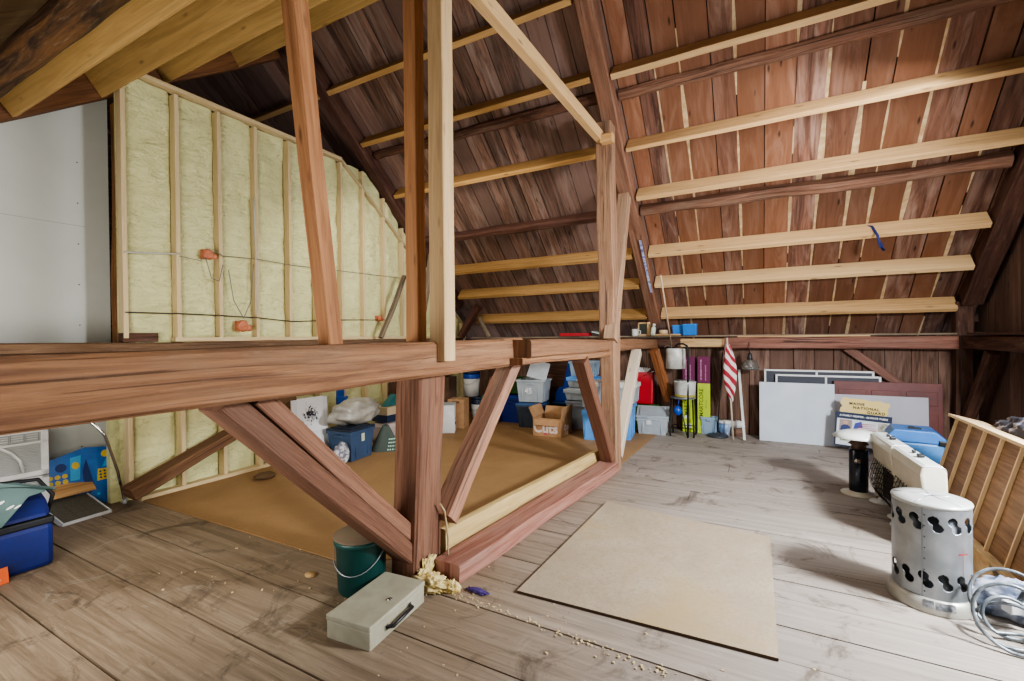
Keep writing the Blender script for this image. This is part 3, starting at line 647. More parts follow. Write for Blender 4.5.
# ------------------------------------------------------------------ pair of cream cabinet heaters with wire guards
creamp = P_('cream_enamel', 'd2cdbd', .35, c2='c4bda8'); topw = P_('white_enamel', 'dde2dc', .3)
def cab_heater(loc, rot, L, label):
    t = thing('cabinet_heater', label, 'heater', loc, (0, 0, rot))
    # profile in local XZ: +x away from the front, extruded along y
    prof = [(-.005, .33), (-.03, .50), (-.02, .555), (.0, .565), (.08, .565), (.105, .54), (.12, .05), (.085, .05), (.085, .31)]
    MB().prism(prof, (0, -L / 2, 0), (1, 0, 0), (0, 0, 1), (0, L, 0)).build('shell', creamp, parent=t, loc=(0, 0, 0), bevel=.012)
    tp = MB().prism([(-.022, 0), (.0, .012), (.08, .012), (.105, -.014), (.08, 0), (0, 0)], (0, -L / 2 - .002, .556), (1, 0, 0), (0, 0, 1), (0, L + .004, 0)).build('top_cover', topw, parent=t, loc=(0, 0, 0), bevel=.003)
    for q, s in ((-.05, .034), (.05, .02)):
        MB().box((.04, q * L * 2.2, .582), (s, s * 1.2, .02)).build('knob', black, parent=tp, loc=(0, 0, 0), bevel=.004)
    MB().prism([(-L / 2, .05), (L / 2, .05), (L / 2, .36), (-L / 2, .36)], (.06, 0, 0), (0, 1, 0), (0, 0, 1), (-.01, 0, 0)).build('reflector', P_('burner_dark', '3a3330', .5, .4), parent=t, loc=(0, 0, 0))
    g = MB()
    for q in range(7):
        z = .1 + q * .042; b = .03 * math.sin(PI * q / 6)
        g.tube([(.04, -L / 2 + .02, z), (-.01 - b, -L / 2 + .04, z), (-.03 - b, 0, z), (-.01 - b, L / 2 - .04, z), (.04, L / 2 - .02, z)], .0028, 6)
    for q in range(9):
        yy = -L / 2 + .05 + q * (L - .1) / 8
        g.tube([(-.015, yy, .36), (-.035, yy, .3), (-.055, yy, .22), (-.035, yy, .13), (.0, yy, .07)], .0022, 6)
    g.build('wire_guard', P_('guard_wire', '2c2a2a', .4, .6), parent=t, loc=(0, 0, 0))
    for sy in (-1, 1):
        MB().prism([(-.005, .03), (.12, .03), (.105, .5), (-.02, .5), (.0, .35), (-.005, .2)], (0, sy * (L / 2 - .004), 0), (1, 0, 0), (0, 0, 1), (0, .012 * -sy, 0)).build('side_panel', creamp, parent=t, loc=(0, 0, 0), bevel=.003)
        f = MB().lathe([(.0, 0), (.075, 0), (.075, .008), (.02, .014), (.014, .04)], (.05 - .03 * (sy > 0), sy * (L / 2 - .07), 0), 24, caps=False); f.build('foot', white, parent=t, loc=(0, 0, 0))
    return t
cab_heater((.905, 4.02, 0), .055, .56, 'cream cabinet heater with wire guard directly behind the round silver heater')
cab_heater((.875, 4.585, 0), .055, .50, 'second cream cabinet heater, next to the black tower heater')

# ------------------------------------------------------------------ black tower heater with dish
t = thing('tower_heater', 'black cylinder heater with wide white dish top beside the cream heaters', 'heater', (.765, 4.93, 0))
MB().lathe([(.0, 0), (.13, 0), (.13, .008), (.075, .022), (.07, .03)], n=32, caps=False).build('base', creamp, parent=t, loc=(0, 0, 0))
MB().lathe([(.066, .025), (.069, .04), (.069, .385), (.06, .39)], n=32).build('cylinder', P_('gloss_navy_black', '1a2030', .22), parent=t, loc=(0, 0, 0))
mb = MB().lathe([(.045, .39), (.06, .4), (.05, .425), (.075, .44), (.05, .46), (.07, .475), (.03, .5)], n=24); mb.build('burner_neck', P_('rusty_metal', '7d6658', .5, .5, c2='4a3a32', ns=20), parent=t, loc=(0, 0, 0))
MB().lathe([(.03, .53), (.185, .495), (.19, .50), (.15, .53), (.09, .55), (.0, .556)], n=40, caps=False).build('dish', topw, parent=t, loc=(0, 0, 0))
MB().lathe([(.02, 0), (.024, .01), (.0, .016)], (-.02, -.068, .3), 14, 0, Matrix.Rotation(PI / 2, 3, 'X'), caps=False).build('gauge', chrome, parent=t, loc=(0, 0, 0))

# ------------------------------------------------------------------ blue cooler
t = thing('cooler', 'blue hard cooler with black latch behind the cream heaters', 'cooler', (1.38, 5.98, 0), (0, 0, -.12))
MB().box((0, 0, .16), (.42, .34, .32), taper=.9).build('body', ltblue, parent=t, loc=(0, 0, 0), bevel=.02)
ld = MB().prism([(-.22, 0), (-.22, .05), (-.17, .12), (.14, .12), (.22, .05), (.22, 0)], (0, -.18, .32), (1, 0, 0), (0, 0, 1), (0, .36, 0)).build('lid', P_('cooler_blue', '4a86d0', .4), parent=t, loc=(0, 0, 0), bevel=.012)
MB().box((.2, -.12, .335), (.08, .14, .05)).build('latch', black, parent=t, loc=(0, 0, 0), bevel=.008)
MB().box((.0, -.05, .445), (.1, .05, .012)).box((-.02, -.02, .45), (.04, .05, .012)).build('cup_clip', black, parent=ld, loc=(0, 0, 0), bevel=.003)

# ------------------------------------------------------------------ wooden shelf unit lying on its side, leaning
t = thing('shelf_unit', 'stained pine shelf unit with pale partition edges tipped over at the right wall', 'shelf', (1.25, 4.07, 0), (0, .25, .0))
HH = .72
MB().box((.018, 0, HH / 2), (.012, 1.9, HH)).build('back_panel', M['shelf'], parent=t, loc=(0, 0, 0))
for q in range(8):
    yy = -.93 + q * 1.86 / 7 ; MB().box((.0, yy, HH / 2), (.02, .013, HH - .02), tint=(1.25, 1, 0)).build('partition', M['pale'], parent=t, loc=(0, 0, 0))
MB().box((.06, 0, HH + .01), (.22, 1.95, .022), tint=(1.1, .8, 0)).build('top_board', M['pale'], parent=t, loc=(0, 0, 0), bevel=.003)
MB().box((.0, 0, .012), (.09, 1.95, .022), tint=(1, .8, 0)).build('bottom_board', M['pale'], parent=t, loc=(0, 0, 0), bevel=.003)
def blob(name, label, cat, c, r, mat, seed=0, amp=.3, nu=28, nv=18, freq=3, floor=None, wr=0):
    mb = MB(); c = V(c)
    def fn(u, v):
        a = 2 * PI * u; b = PI * (v - .5); d = V((math.cos(a) * math.cos(b), math.sin(a) * math.cos(b), math.sin(b)))
        k = 1 + amp * noise.noise(d * freq + V((seed, 0, 0))) + wr * abs(noise.noise(d * freq * 3 + V((0, seed, 0))))
        p_ = V((d.x * r[0], d.y * r[1], d.z * r[2])) * k + c
        if floor is not None and p_.z < floor: p_.z = floor
        return p_
    mb.grid(fn, nu, nv); return tag(mb.build(name, mat), label, cat)
blob('blanket', 'grey patterned blanket bundled on top of the tipped shelf unit', 'blanket', (1.66, 4.3, .70), (.13, .55, .09), P_('blanket_cloth', 'a8a4ac', .9, c2='3a3a44', ns=13, amt=.25), 3, .3, 44, 26, 3, wr=.12)
tag(MB().timber((1.0, 3.5, .03), (1.28, 4.8, .03), .07, .04, seg=4, jit=.001, ch=.003, tint=(.5, 0, 0)).build('floor_rail', M['greywood']), 'long grey rail lying on the floor along the tipped shelf', 'rail')
tag(MB().timber((1.06, 3.32, .012), (1.22, 4.1, .012), .12, .02, seg=4, jit=.001, ch=.003, tint=(1.2, 0, 0)).build('wood_board', M['pale']), 'pale board on the floor behind the round silver heater', 'board')

# ------------------------------------------------------------------ coiled hose, clothes, canister vacuum
mb = MB(); P = []
for k in range(190):
    a = k / 52 * 2 * PI; q = k / 190; tl = .55 + .45 * math.sin(q * 9 + 1)
    r = .115 + .035 * math.sin(q * 9)
    cx, cy_, cz = .97 + .06 * q + .02 * math.sin(q * 13), 2.78 + .16 * q, .012 + r * math.sin(tl + .35) * 1.0
    x = cx + r * math.cos(a); v_ = r * math.sin(a)
    P.append((x, cy_ + v_ * math.cos(tl + .4), max(.012, cz + v_ * math.sin(tl + .4))))
for k in range(30): P.append((1.04 + .13 + k * .006, 2.94 + .004 * k, max(.012, P[189][2] - k * .004)))
tag(MB().tube(P, .0075, 8).build('coiled_hose', P_('grey_hose', '8a9196', .35, .3, c2='5a6268', ns=20)), 'coiled grey hose on the floor beside the round silver heater', 'hose')
blob('cloth_bundle', 'crumpled navy and grey clothes behind the coiled hose', 'clothes', (1.12, 3.17, .06), (.16, .13, .09), P_('navy_cloth', '4a5468', .9, c2='9fa4b0', ns=9, amt=.3), 8, .35, 40, 26, 3, floor=.004, wr=.2)
tag(MB().box((1.06, 2.98, .115), (.1, .05, .05), Matrix.Rotation(.4, 3, 'Z')).build('white_carton', pap, bevel=.004), 'small white carton lying on the clothes by the hose', 'carton')
t = thing('canister_vacuum', 'dark canister vacuum with red body at the right picture edge', 'vacuum', (1.28, 2.84, 0), (0, 0, .5))
MB().prism([(-.16, 0), (.16, 0), (.17, .06), (.1, .1), (-.12, .1), (-.17, .05)], (0, -.1, .012), (1, 0, 0), (0, 0, 1), (0, .2, 0)).build('chassis', P_('dark_plastic', '2a2c34', .4), parent=t, loc=(0, 0, 0), bevel=.012)
mb = MB(); mb.grid(lambda u, v: (.03 + .11 * math.cos(2 * PI * u) * math.cos(PI * (v - .5)), .0 + .09 * math.sin(2 * PI * u) * math.cos(PI * (v - .5)), .17 + .085 * math.sin(PI * (v - .5))), 28, 16); mb.build('body', P_('red_gloss', 'a01c26', .2), parent=t, loc=(0, 0, 0))
for sx in (-1, 1): MB().lathe([(.04, -.012), (.045, 0), (.04, .012)], (sx * .11, -.12, .045), 20, 0, Matrix.Rotation(PI / 2, 3, 'X')).build('wheel', black, parent=t, loc=(0, 0, 0))
tag(MB().tube([(1.05, 2.98, .10), (1.10, 3.0, .2), (1.20, 3.03, .42), (1.26, 3.05, .62)], .013, 10).build('vacuum_wand', P_('dark_tube', '5c6066', .3, .7)), 'dark metal tube rising at the right picture edge above the hose', 'tube')

# ------------------------------------------------------------------ panels, door, screens leaning on the back wall
def lean(name, label, cat, x0, x1, h, y, mat, th=.012, tilt=.05, z=.0, build=None):
    t = thing(name, label, cat, ((x0 + x1) / 2, y, z), (-tilt, 0, 0))
    return t
t = tag(MB().box((0, 0, .385), (.82, .012, .77)).build('white_board', P_('panel_white', 'c6ccd4', .5, c2='b8bfc8', ns=2), loc=(.42, 6.86, 0), rot=(-.05, 0, 0)), 'blank white board standing at the left of the Guard sign', 'panel')
tag(MB().box((0, 0, .325), (.90, .012, .65)).build('white_board', P_('panel_grey', 'b2b1b9', .5, c2='a4a3ab', ns=2), loc=(1.27, 6.865, 0), rot=(-.05, 0, 0)), 'greyish white board behind the Guard sign', 'panel')
t = thing('panel_door', 'reddish brown panel door lying on its long side behind the white boards', 'door', (1.345, 6.93, 0), (-.04, 0, 0))
doorm = P_('red_brown_paint', '6c3630', .5, c2='5a2c28', ns=4)
MB().box((0, 0, .41), (1.03, .03, .80)).build('slab', doorm, parent=t, loc=(0, 0, 0), bevel=.003)
for q in (-.33, 0, .33):
    for z, hh in ((.63, .16), (.27, .36)):
        mb = MB(); mb.box((q, -.018, z), (.28, .008, hh)); o = mb.build('raised_panel', doorm, parent=t, loc=(0, 0, 0), bevel=.006)
for (x0, x1, h, y, lab) in ((.08, 1.24, .93, 7.02, 'taller white-framed window screen behind the white panel'), (.21, 1.30, .87, 6.985, 'lower white-framed window screen behind the white panel')):
    t = thing('window_screen', lab, 'window screen', ((x0 + x1) / 2, y, 0), (-.02, 0, 0)); w2 = (x1 - x0) / 2
    mb = MB()
    for sx in (-w2, 0, w2): mb.box((sx, 0, h / 2), (.022, .014, h))
    for z in (.012, h - .011): mb.box((0, 0, z), (2 * w2, .014, .022))
    mb.build('frame', P_('frame_white', 'dadad8', .4), parent=t, loc=(0, 0, 0))
    MB().box((0, .004, h / 2), (2 * w2, .002, h)).build('mesh', P_('screen_mesh', '3c3e48', .6), parent=t, loc=(0, 0, 0))

# sign
t = thing('yard_sign', 'printed MAINE NATIONAL GUARD sign with yellow header and dark blue border', 'sign', (1.05, 6.62, .02), (-.06, .07, .02))
MB().box((0, 0, .235), (.53, .008, .40)).build('board', navy, parent=t, loc=(0, 0, 0))
MB().box((0, -.0055, .205), (.50, .003, .31)).build('print_field', P_('sign_white', 'd2d4d8', .6), parent=t, loc=(0, 0, 0))
pts = [(-.25, 0), (-.245, .05), (-.225, .075), (-.25, .1), (-.245, .14), (-.22, .18), (-.15, .165), (-.05, .172), (.05, .155), (.12, .168), (.18, .15), (.21, .155), (.225, .12), (.20, .08), (.21, .04), (.19, 0)]
hd = MB().prism(pts, (0.02, 0, .437), (1, 0, 0), (0, 0, 1), (0, .007, 0)).build('header', P_('header_yellow', 'd9c060', .6, c2='d2bb84', ns=4), parent=t, loc=(0, 0, 0))
for s_, x, z in (('MAINE', -.09, .545), ('NATIONAL', 0, .500), ('GUARD', .095, .458)):
    text(s_, .042, ink, hd, (x + .02, -.002, z), (PI / 2, 0, 0), bold=.0012, sx=1.25)
text('A FAMILY BURDEN - ALWAYS SMITH'.replace('BURDEN', 'MEMBER').replace('SMITH', 'THERE'), .028, pap, t, (0, -.006, .398), (PI / 2, 0, 0), bold=.0012)
ph = MB().box((-.165, -.008, .285), (.12, .002, .13)).build('portrait_photo', P_('photo_bg', '9a8a80', .6), parent=t, loc=(0, 0, 0))
mb = MB(); mb.lathe([(.0, 0), (.024, .001)], (-.165, -.0095, .315), 16, 0, Matrix.Rotation(PI / 2, 3, 'X'), caps=False); mb.build('face', P_('skin_print', 'c49a88', .6), parent=ph, loc=(0, 0, 0))
MB().prism([(-.05, 0), (.05, 0), (.045, .05), (.015, .07), (-.015, .07), (-.045, .05)], (-.165, -.0095, .222), (1, 0, 0), (0, 0, 1), (0, -.001, 0)).build('uniform', P_('uniform_blue', '2c3a6c', .6), parent=ph, loc=(0, 0, 0))
fl_ = MB()
fl_.prism([(0, 0), (.09, .035), (.075, .1), (.015, .075)], (-.09, -.008, .245), (1, 0, 0), (0, 0, 1), (0, -.001, 0)); fl_.build('flag_canton', P_('flag_blue', '3a4a9c', .6), parent=t, loc=(0, 0, 0))
mb = MB()
for q in range(5):
    mb.prism([(0, 0), (.22 - q * .018, .0 + .004 * q), (.215 - q * .018, .012), (0, .012)], (-.085 + q * .015, -.008, .225 + q * .021), (1, 0, 0), (0, 0, 1), (0, -.001, 0))
mb.build('flag_stripes', P_('flag_red', 'b4606a', .6), parent=t, loc=(0, 0, 0))
MB().box((.195, -.008, .285), (.11, .002, .13)).build('scene_photo', P_('photo_olive', '7c7868', .6, c2='c2bfb4', ns=20), parent=t, loc=(0, 0, 0))
MB().box((-.1, -.008, .16), (.24, .002, .03)).box((-.12, -.008, .11), (.18, .002, .022)).build('text_bar', P_('olive_print', '5a6048', .6, c2='c0c4b0', ns=50), parent=t, loc=(0, 0, 0))
MB().tube([(-.15, .006, -.0), (-.15, .006, .2)], .003, 6).tube([(.15, .006, .0), (.15, .006, .2)], .003, 6).build('stake', steel, parent=t, loc=(0, 0, 0))

# clamp lamp, flag, stick, floor lamp
t = thing('clamp_lamp', 'glass dome work lamp hanging from the wall plate left of the window screens', 'lamp', (-.1, 6.88, .93))
MB().lathe([(.115, 0), (.112, .03), (.095, .08), (.06, .12), (.03, .14)], n=28, caps=False).build('lamp_shade', P_('thin_glass', 'b8b4ae', .15, trans=.8), parent=t, loc=(0, 0, 0), solid=.002)
MB().lathe([(.03, .135), (.032, .15), (.024, .2), (.016, .22)], n=16).build('socket', black, parent=t, loc=(0, 0, 0))
MB().lathe([(.0, .03), (.026, .045), (.03, .07), (.015, .12)], n=16, caps=False).build('bulb', P_('bulb_glass', 'e8e4dc', .2), parent=t, loc=(0, 0, 0))
MB().tube([(0, 0, .22), (-.01, .02, .3), (-.01, .06, .36)], .004, 6).build('cord', black, parent=t, loc=(0, 0, 0))
t = thing('flag', 'furled red and white striped flag on a pole leaning at the back wall', 'flag', (-.30, 6.74, 0), (-.08, -.055, 0))
MB().cyl((0, 0, 0), (0, 0, 1.36), .011).build('pole', P_('pole_wood', 'd0c4ae', .5), parent=t, loc=(0, 0, 0))
def stripes():
    m, nt, b = newmat('flag_stripes_cloth'); uv = nd(nt, 'ShaderNodeUVMap').outputs[0]
    w = nd(nt, 'ShaderNodeTexWave'); w.inputs['Scale'].default_value = 1.1; w.inputs['Distortion'].default_value = .6; w.bands_direction = 'DIAGONAL'
    nt.links.new(mapping(nt, uv, (-1.0, 1.3, 1)), w.inputs['Vector'])
    nt.links.new(ramp(nt, w.outputs['Fac'], [(.49, hx('9c2434')), (.51, hx('d8cdc8'))]), b.inputs['Base Color']); b.inputs['Roughness'].default_value = .8
    return m
mb = MB()
def flagf(u, v):
    a = 2 * PI * u; z = 1.28 - .78 * v; r = (.02 + .055 * math.sin(PI * min(1, v * 1.05)) ** .8) * (1 + .22 * math.sin(a * 3 + v * 5)); r = r * (.5 if v > .97 else 1)
    return (r * math.cos(a) + .015 * v, r * math.sin(a) * .7, z)
mb.grid(flagf, 40, 30, uvs=2); mb.build('cloth', stripes(), parent=t, loc=(0, 0, 0))
tag(MB().timber((-.165, 6.72, .012), (-.235, 6.98, .92), .03, .015, up=(0, 1, 0), seg=2, jit=0, ch=.001).build('white_stick', white), 'thin white stick leaning at the back wall right of the flag', 'stick')
t = thing('floor_lamp', 'thin black floor lamp stand with round dark base beside the lime box', 'lamp', (-.50, 6.86, 0))
MB().lathe([(.0, 0), (.135, 0), (.135, .018), (.12, .03), (.02, .04), (.012, .06)], n=36, caps=False).build('base', P_('lamp_base', '3a4046', .4), parent=t, loc=(0, 0, 0))
MB().cyl((0, 0, .05), (.06, .12, 1.15), .008).build('pole', black, parent=t, loc=(0, 0, 0))
tote('plastic_tub', 'clear blue tub behind the floor lamp base', (-.62, 7.02, 0), .2, .14, .24, clearb, None, 0)
t = thing('pail', 'blue and white pail between floor lamp and flag', 'pail', (-.42, 7.03, 0))
MB().lathe([(.075, 0), (.09, .2), (.085, .2), (.07, .01)], n=26, caps=True).build('body', P_('pail_blue', '4a7cae', .4, c2='c4ccd4', ns=7), parent=t, loc=(0, 0, 0))
MB().lathe([(.094, .17), (.096, .2), (.0, .205)], n=26, caps=False).build('lid', white, parent=t, loc=(0, 0, 0))
blob('plastic_bag', 'white plastic bag on the floor beside the flag pole foot', 'bag', (-.26, 7.0, .16), (.09, .05, .05), pap, 5, .5, 24, 16, 3, wr=.1)
tag(MB().box((-.26, 7.02, .055), (.16, .1, .11)).build('wood_offcut', M['wallboard'], bevel=.003), 'dark wood offcut under the white plastic bag', 'block')

# flooring cartons
for (x, y, rz, lab) in ((-.685, 7.0, 0, 'lime and purple flooring carton on end, right of the pair'), (-.89, 7.03, .02, 'lime and purple flooring carton on end, behind the plant stand')):
    t = thing('flooring_carton', lab, 'carton', (x, y, 0), (-.02, 0, rz), 'flooring cartons standing on end')
    MB().box((0, 0, .355), (.165, .06, .71)).build('lime_section', lime, parent=t, loc=(0, 0, 0), bevel=.002)
    MB().box((0, 0, .90), (.165, .06, .38)).build('purple_section', purp, parent=t, loc=(0, 0, 0), bevel=.002)
    text('SMARTCORE', .075, P_('olive_ink', '4c5a1c', .7), t, (-.03, -.031, .42), (PI / 2, -PI / 2, 0), bold=.001)
    text('pro plus', .035, P_('olive_ink2', '6c7a2c', .7), t, (.03, -.031, .42), (PI / 2, -PI / 2, 0))
    MB().box((-.035, -.0315, .9), (.02, .002, .3)).box((.025, -.0315, .86), (.014, .002, .22)).build('printed_bars', P_('pink_print', 'c08aa4', .7, c2='7a3058', ns=40), parent=t, loc=(0, 0, 0))
    MB().lathe([(.04, 0), (.04, .002)], (.0, -.03, .09), 18, 0, Matrix.Rotation(PI / 2, 3, 'X')).build('round_sticker', pap, parent=t, loc=(0, 0, 0))
    MB().box((-.02, -.032, .21), (.07, .002, .045), Matrix.Rotation(.5, 3, 'Y')).build('paper_tag', pap, parent=t, loc=(0, 0, 0))

# plant stand with enamel buckets
blkw = P_('black_wire', '20211f', .4, .5)
t = thing('plant_stand', 'black wire plant stand with tall hooked rod at the back wall', 'stand', (-.93, 6.74, 0))
mb = MB()
for sx, sy in ((-1, -1), (1, -1), (1, 1), (-1, 1)):
    mb.tube([(sx * .15, sy * .12, 0), (sx * .155, sy * .12, .03), (sx * .14, sy * .11, .52)], .011, 8)
for z in (.12,): mb.tube([(-.15, -.12, z), (.15, -.12, z), (.15, .12, z), (-.15, .12, z)], .006, 6, closed=True)
mb.build('leg_frame', blkw, parent=t, loc=(0, 0, 0))
MB().lathe([(.165, .52), (.17, .535), (.165, .55), (.15, .53), (.0, .53)], n=32, caps=False).build('tray_ring', P_('grey_ring', '7c8084', .4, .5), parent=t, loc=(0, 0, 0))
MB().tube([(.08, -.14, 0), (.085, -.14, 1.2), (.075, -.14, 1.25), (.03, -.14, 1.28), (-.04, -.14, 1.28), (-.08, -.14, 1.24)], .013, 8).build('hooked_rod', blkw, parent=t, loc=(0, 0, 0))
MB().tube([(-.02, 0, .5), (.0, -.05, .3), (.06, -.1, .02)], .008, 8).build('spare_rod', P_('bluegrey_rod', '6a7888', .3, .6), parent=t, loc=(0, 0, 0))
enam = P_('enamel_white', 'd8d8d2', .35, c2='b8b8b0', ns=9)
t = thing('enamel_bucket', 'white enamel bucket hanging at the top of the plant stand', 'bucket', (-1.03, 6.78, .93))
MB().lathe([(.125, .28), (.13, .27), (.135, .0), (.128, 0), (.12, .26), (.0, .27)], n=30, caps=False).build('body', enam, parent=t, loc=(0, 0, 0))
MB().tube([(.05 * math.cos(a) - .1, 0, .29 + .03 * math.sin(a)) for a in [PI * k / 8 for k in range(9)]], .005, 6).build('handle', steel, parent=t, loc=(0, 0, 0))
t = thing('enamel_bowl', 'white enamel bowl bucket sitting on the plant stand tray', 'bucket', (-.90, 6.72, .55))
MB().lathe([(.11, 0), (.135, .04), (.145, .2), (.15, .205), (.14, .2), (.12, .03), (.0, .02)], n=30, caps=False).build('body', enam, parent=t, loc=(0, 0, 0))
MB().lathe([(.137, .0), (.14, .03), (.115, .0)], n=30, caps=False).build('yellow_band', P_('faded_yellow', 'a89a4a', .6), parent=t, loc=(0, 0, 0))
MB().tube([(.145 * math.cos(a), .0, .2 + .03 * math.sin(a)) for a in [PI * k / 12 for k in range(13)]], .004, 6).build('bail_handle', steel, parent=t, loc=(0, 0, 0))
tag(MB().lathe([(.02, 0), (.05, .03), (.055, .08), (.03, .12), (.0, .13)], (-.98, 6.6, .3), 20, caps=False).tube([(-.98, 6.6, .42), (-.96, 6.62, .53)], .005).build('hose_nozzle', blue), 'blue spray head hanging below the plant stand tray', 'nozzle')
tag(MB().cyl((-1.07, 6.70, 1.24), (-1.07, 5.92, 2.15), .010).build('wooden_rod', P_('rod_wood', 'c4ac90', .6)), 'slim wooden rod leaning from the enamel bucket up to the rafter', 'rod')

# items on the plate shelf
tag(MB().timber((-1.38, 6.93, 1.407), (-.98, 6.93, 1.407), .08, .02, seg=3, jit=0, ch=.001).build('wood_strip', M['pale']), 'pale strip of wood on the plate shelf under the round tin', 'board')
t = thing('mug', 'small white mug on the plate shelf, leftmost of the things there', 'mug', (-1.63, 6.93, 1.397)); MB().lathe([(.045, 0), (.05, .1), (.045, .1), (.04, .01), (0, .01)], n=20, caps=False).build('body', white, parent=t, loc=(0, 0, 0))
MB().tube([(.05, 0, .02), (.08, 0, .03), (.08, 0, .07), (.05, 0, .085)], .006).build('handle', white, parent=t, loc=(0, 0, 0))
t = thing('picture_frame', 'small pale-framed dark picture leaning on the plate shelf', 'picture frame', (-1.53, 7.0, 1.397), (-.12, 0, .1))
mb = MB()
for sx in (-.065, .065): mb.box((sx, 0, .1), (.022, .015, .2))
for z in (.011, .189): mb.box((0, 0, z), (.15, .015, .022))
mb.build('frame', M['pale'], parent=t, loc=(0, 0, 0)); MB().box((0, .003, .1), (.13, .004, .18)).build('picture', P_('dark_picture', '2c3228', .4), parent=t, loc=(0, 0, 0))
tag(MB().timber((-1.445, 7.02, 1.398), (-1.445, 7.02, 1.60), .04, .06, up=(0, 1, 0), seg=2, jit=0, ch=.002).build('wood_block', M['pale']), 'pale upright wood piece beside the small picture', 'block')
t = thing('bottle', 'pale squeeze bottle leaning on the plate shelf', 'bottle', (-1.37, 6.9, 1.397), (0, .15, 0)); MB().lathe([(.03, 0), (.035, .02), (.035, .11), (.015, .14)], n=18).build('body', P_('bottle_pale', 'c4ccb8', .4), parent=t, loc=(0, 0, 0)); MB().lathe([(.022, .14), (.022, .175)], n=14).build('cap', white, parent=t, loc=(0, 0, 0))
tag(MB().lathe([(.06, 0), (.06, .055), (.055, .06)], (-1.22, 6.93, 1.418), 24).build('round_tin', P_('tin_cream', 'd0b08c', .5)), 'small round cream tin on the wood strip', 'tin')
for (x, y, s, lab) in ((-1.02, 7.06, .14, 'left small blue box on the plate shelf'), (-.86, 6.98, .15, 'right small blue box in front on the plate shelf')):
    t = thing('blue_bin', lab, 'box', (x, y, 1.397)); MB().box((0, 0, s / 2), (s * 1.25, .12, s), taper=.93).build('body', P_('cyan_blue', '1f72c4', .4), parent=t, loc=(0, 0, 0), bevel=.004)
    MB().box((0, 0, s + .004), (s * 1.3, .13, .012)).build('rim', P_('cyan_blue_rim', '2f8ad4', .4), parent=t, loc=(0, 0, 0))

# straps
bl = P_('blue_strap', '23306c', .7)
pb = V((0, 6.1, zb(6.1))) + nb * .178
tag(MB().tube([(-1.2, pb.y, pb.z), (-.4, pb.y, pb.z), (.6, pb.y, pb.z), (1.02, pb.y - .01, pb.z + .004), (1.08, pb.y - .06, pb.z - .02), (1.10, pb.y - .2, pb.z - .14), (1.12, pb.y - .215, pb.z - .26), (1.15, pb.y - .22, pb.z - .31), (1.12, pb.y - .225, pb.z - .22)], .012, 6).build('strap', bl), 'dark blue strap draped along a roof purlin with its end hanging', 'strap')
tag(MB().box((-1.31, 6.20, 2.30), (.03, .006, .9), Matrix.Rotation(-2.304, 3, 'X')).build('strap', P_('violet_strap', '4a4c9c', .6, c2='c8ccd8', ns=30)), 'pale blue strap hanging down the middle rafter', 'strap')

# ------------------------------------------------------------------ storage boxes in the left bay
tote('storage_tote', 'clear tote with grey lid askew on it, right of the tall post', (-1.34, 6.72, .0), .42, .32, .27, clear, P_('lid_grey', 'a8b0b4', .4), .12, tilt=.5, cat='storage box')
MB_ = None
tag(MB().box((-1.36, 6.55, .18), (.07, .004, .07)).build('paper_sticker', pap), 'white paper sticker on the front of the clear tote with askew lid', 'sticker')
tote('storage_tote', 'light blue tote right of the tall post, under a clear box', (-1.64, 6.22, .008), .3, .4, .44, ltblue, ltblue, .1)
tote('storage_tote', 'clear box on the light blue tote right of the tall post', (-1.60, 6.28, .49), .3, .36, .24, clear, white, .05)
tote('storage_tote', 'light blue tote behind the dark red brace, left of the tall post', (-1.99, 6.02, .008), .22, .36, .37, ltblue, ltblue, .08)
tote('storage_tote', 'clear white-lidded box on the light blue tote behind the dark red brace', (-2.03, 6.1, .43), .24, .3, .32, clear, white, .06)
tote('storage_tote', 'grey lower tote of the stack between cardboard box and red brace', (-2.36, 6.62, .008), .42, .34, .42, greyb, None, .05)
tote('storage_tote', 'flat grey-white tote, second from the floor behind the cardboard box', (-2.36, 6.62, .44), .46, .36, .14, P_('pale_grey', 'a8b2b8', .4), P_('lid_pale', 'b8c0c4', .4), .05)
tote('storage_tote', 'light clear tote with blue lid, third in the grey stack', (-2.34, 6.62, .63), .42, .34, .13, clear, ltblue, .05)
tote('storage_tote', 'pale blue clear tote topmost of the grey stack', (-2.32, 6.63, .80), .40, .32, .22, clearb, None, .05)
tote('storage_tote', 'dark slate tote below the clear tote with number 45', (-3.10, 6.42, .008), .40, .4, .34, P_('slate_plastic', '303c4c', .45), P_('slate_blue_lid', '3c5c84', .4), .1)
t = tote('storage_tote', 'clear tote numbered 45 with white lid leaning on top', (-3.08, 6.42, .40), .44, .38, .34, clear, None, .1)
text('45', .12, P_('marker_white', 'f0f0f0', .7), t, (-.02, -.205, .17), (PI / 2, 0, 0), bold=.002)
tag(MB().box((0, 0, 0), (.30, .36, .02), taper=None).build('tote_lid', P_('lid_white', 'b8bec2', .4), loc=(-2.97, 6.36, .885), rot=(.75, .25, .35), bevel=.008), 'white lid tilted on top of the clear tote 45', 'lid')
tote('storage_tote', 'deep blue tote left of the dark slate tote', (-3.56, 6.66, .008), .42, .36, .40, P_('deep_blue', '1c3080', .4), P_('deep_blue_lid', '2444a0', .35), .02)
tote('storage_tote', 'green tote standing on the deep blue tote', (-3.52, 6.70, .47), .38, .3, .26, P_('green_plastic', '234f1c', .5), None, .02)
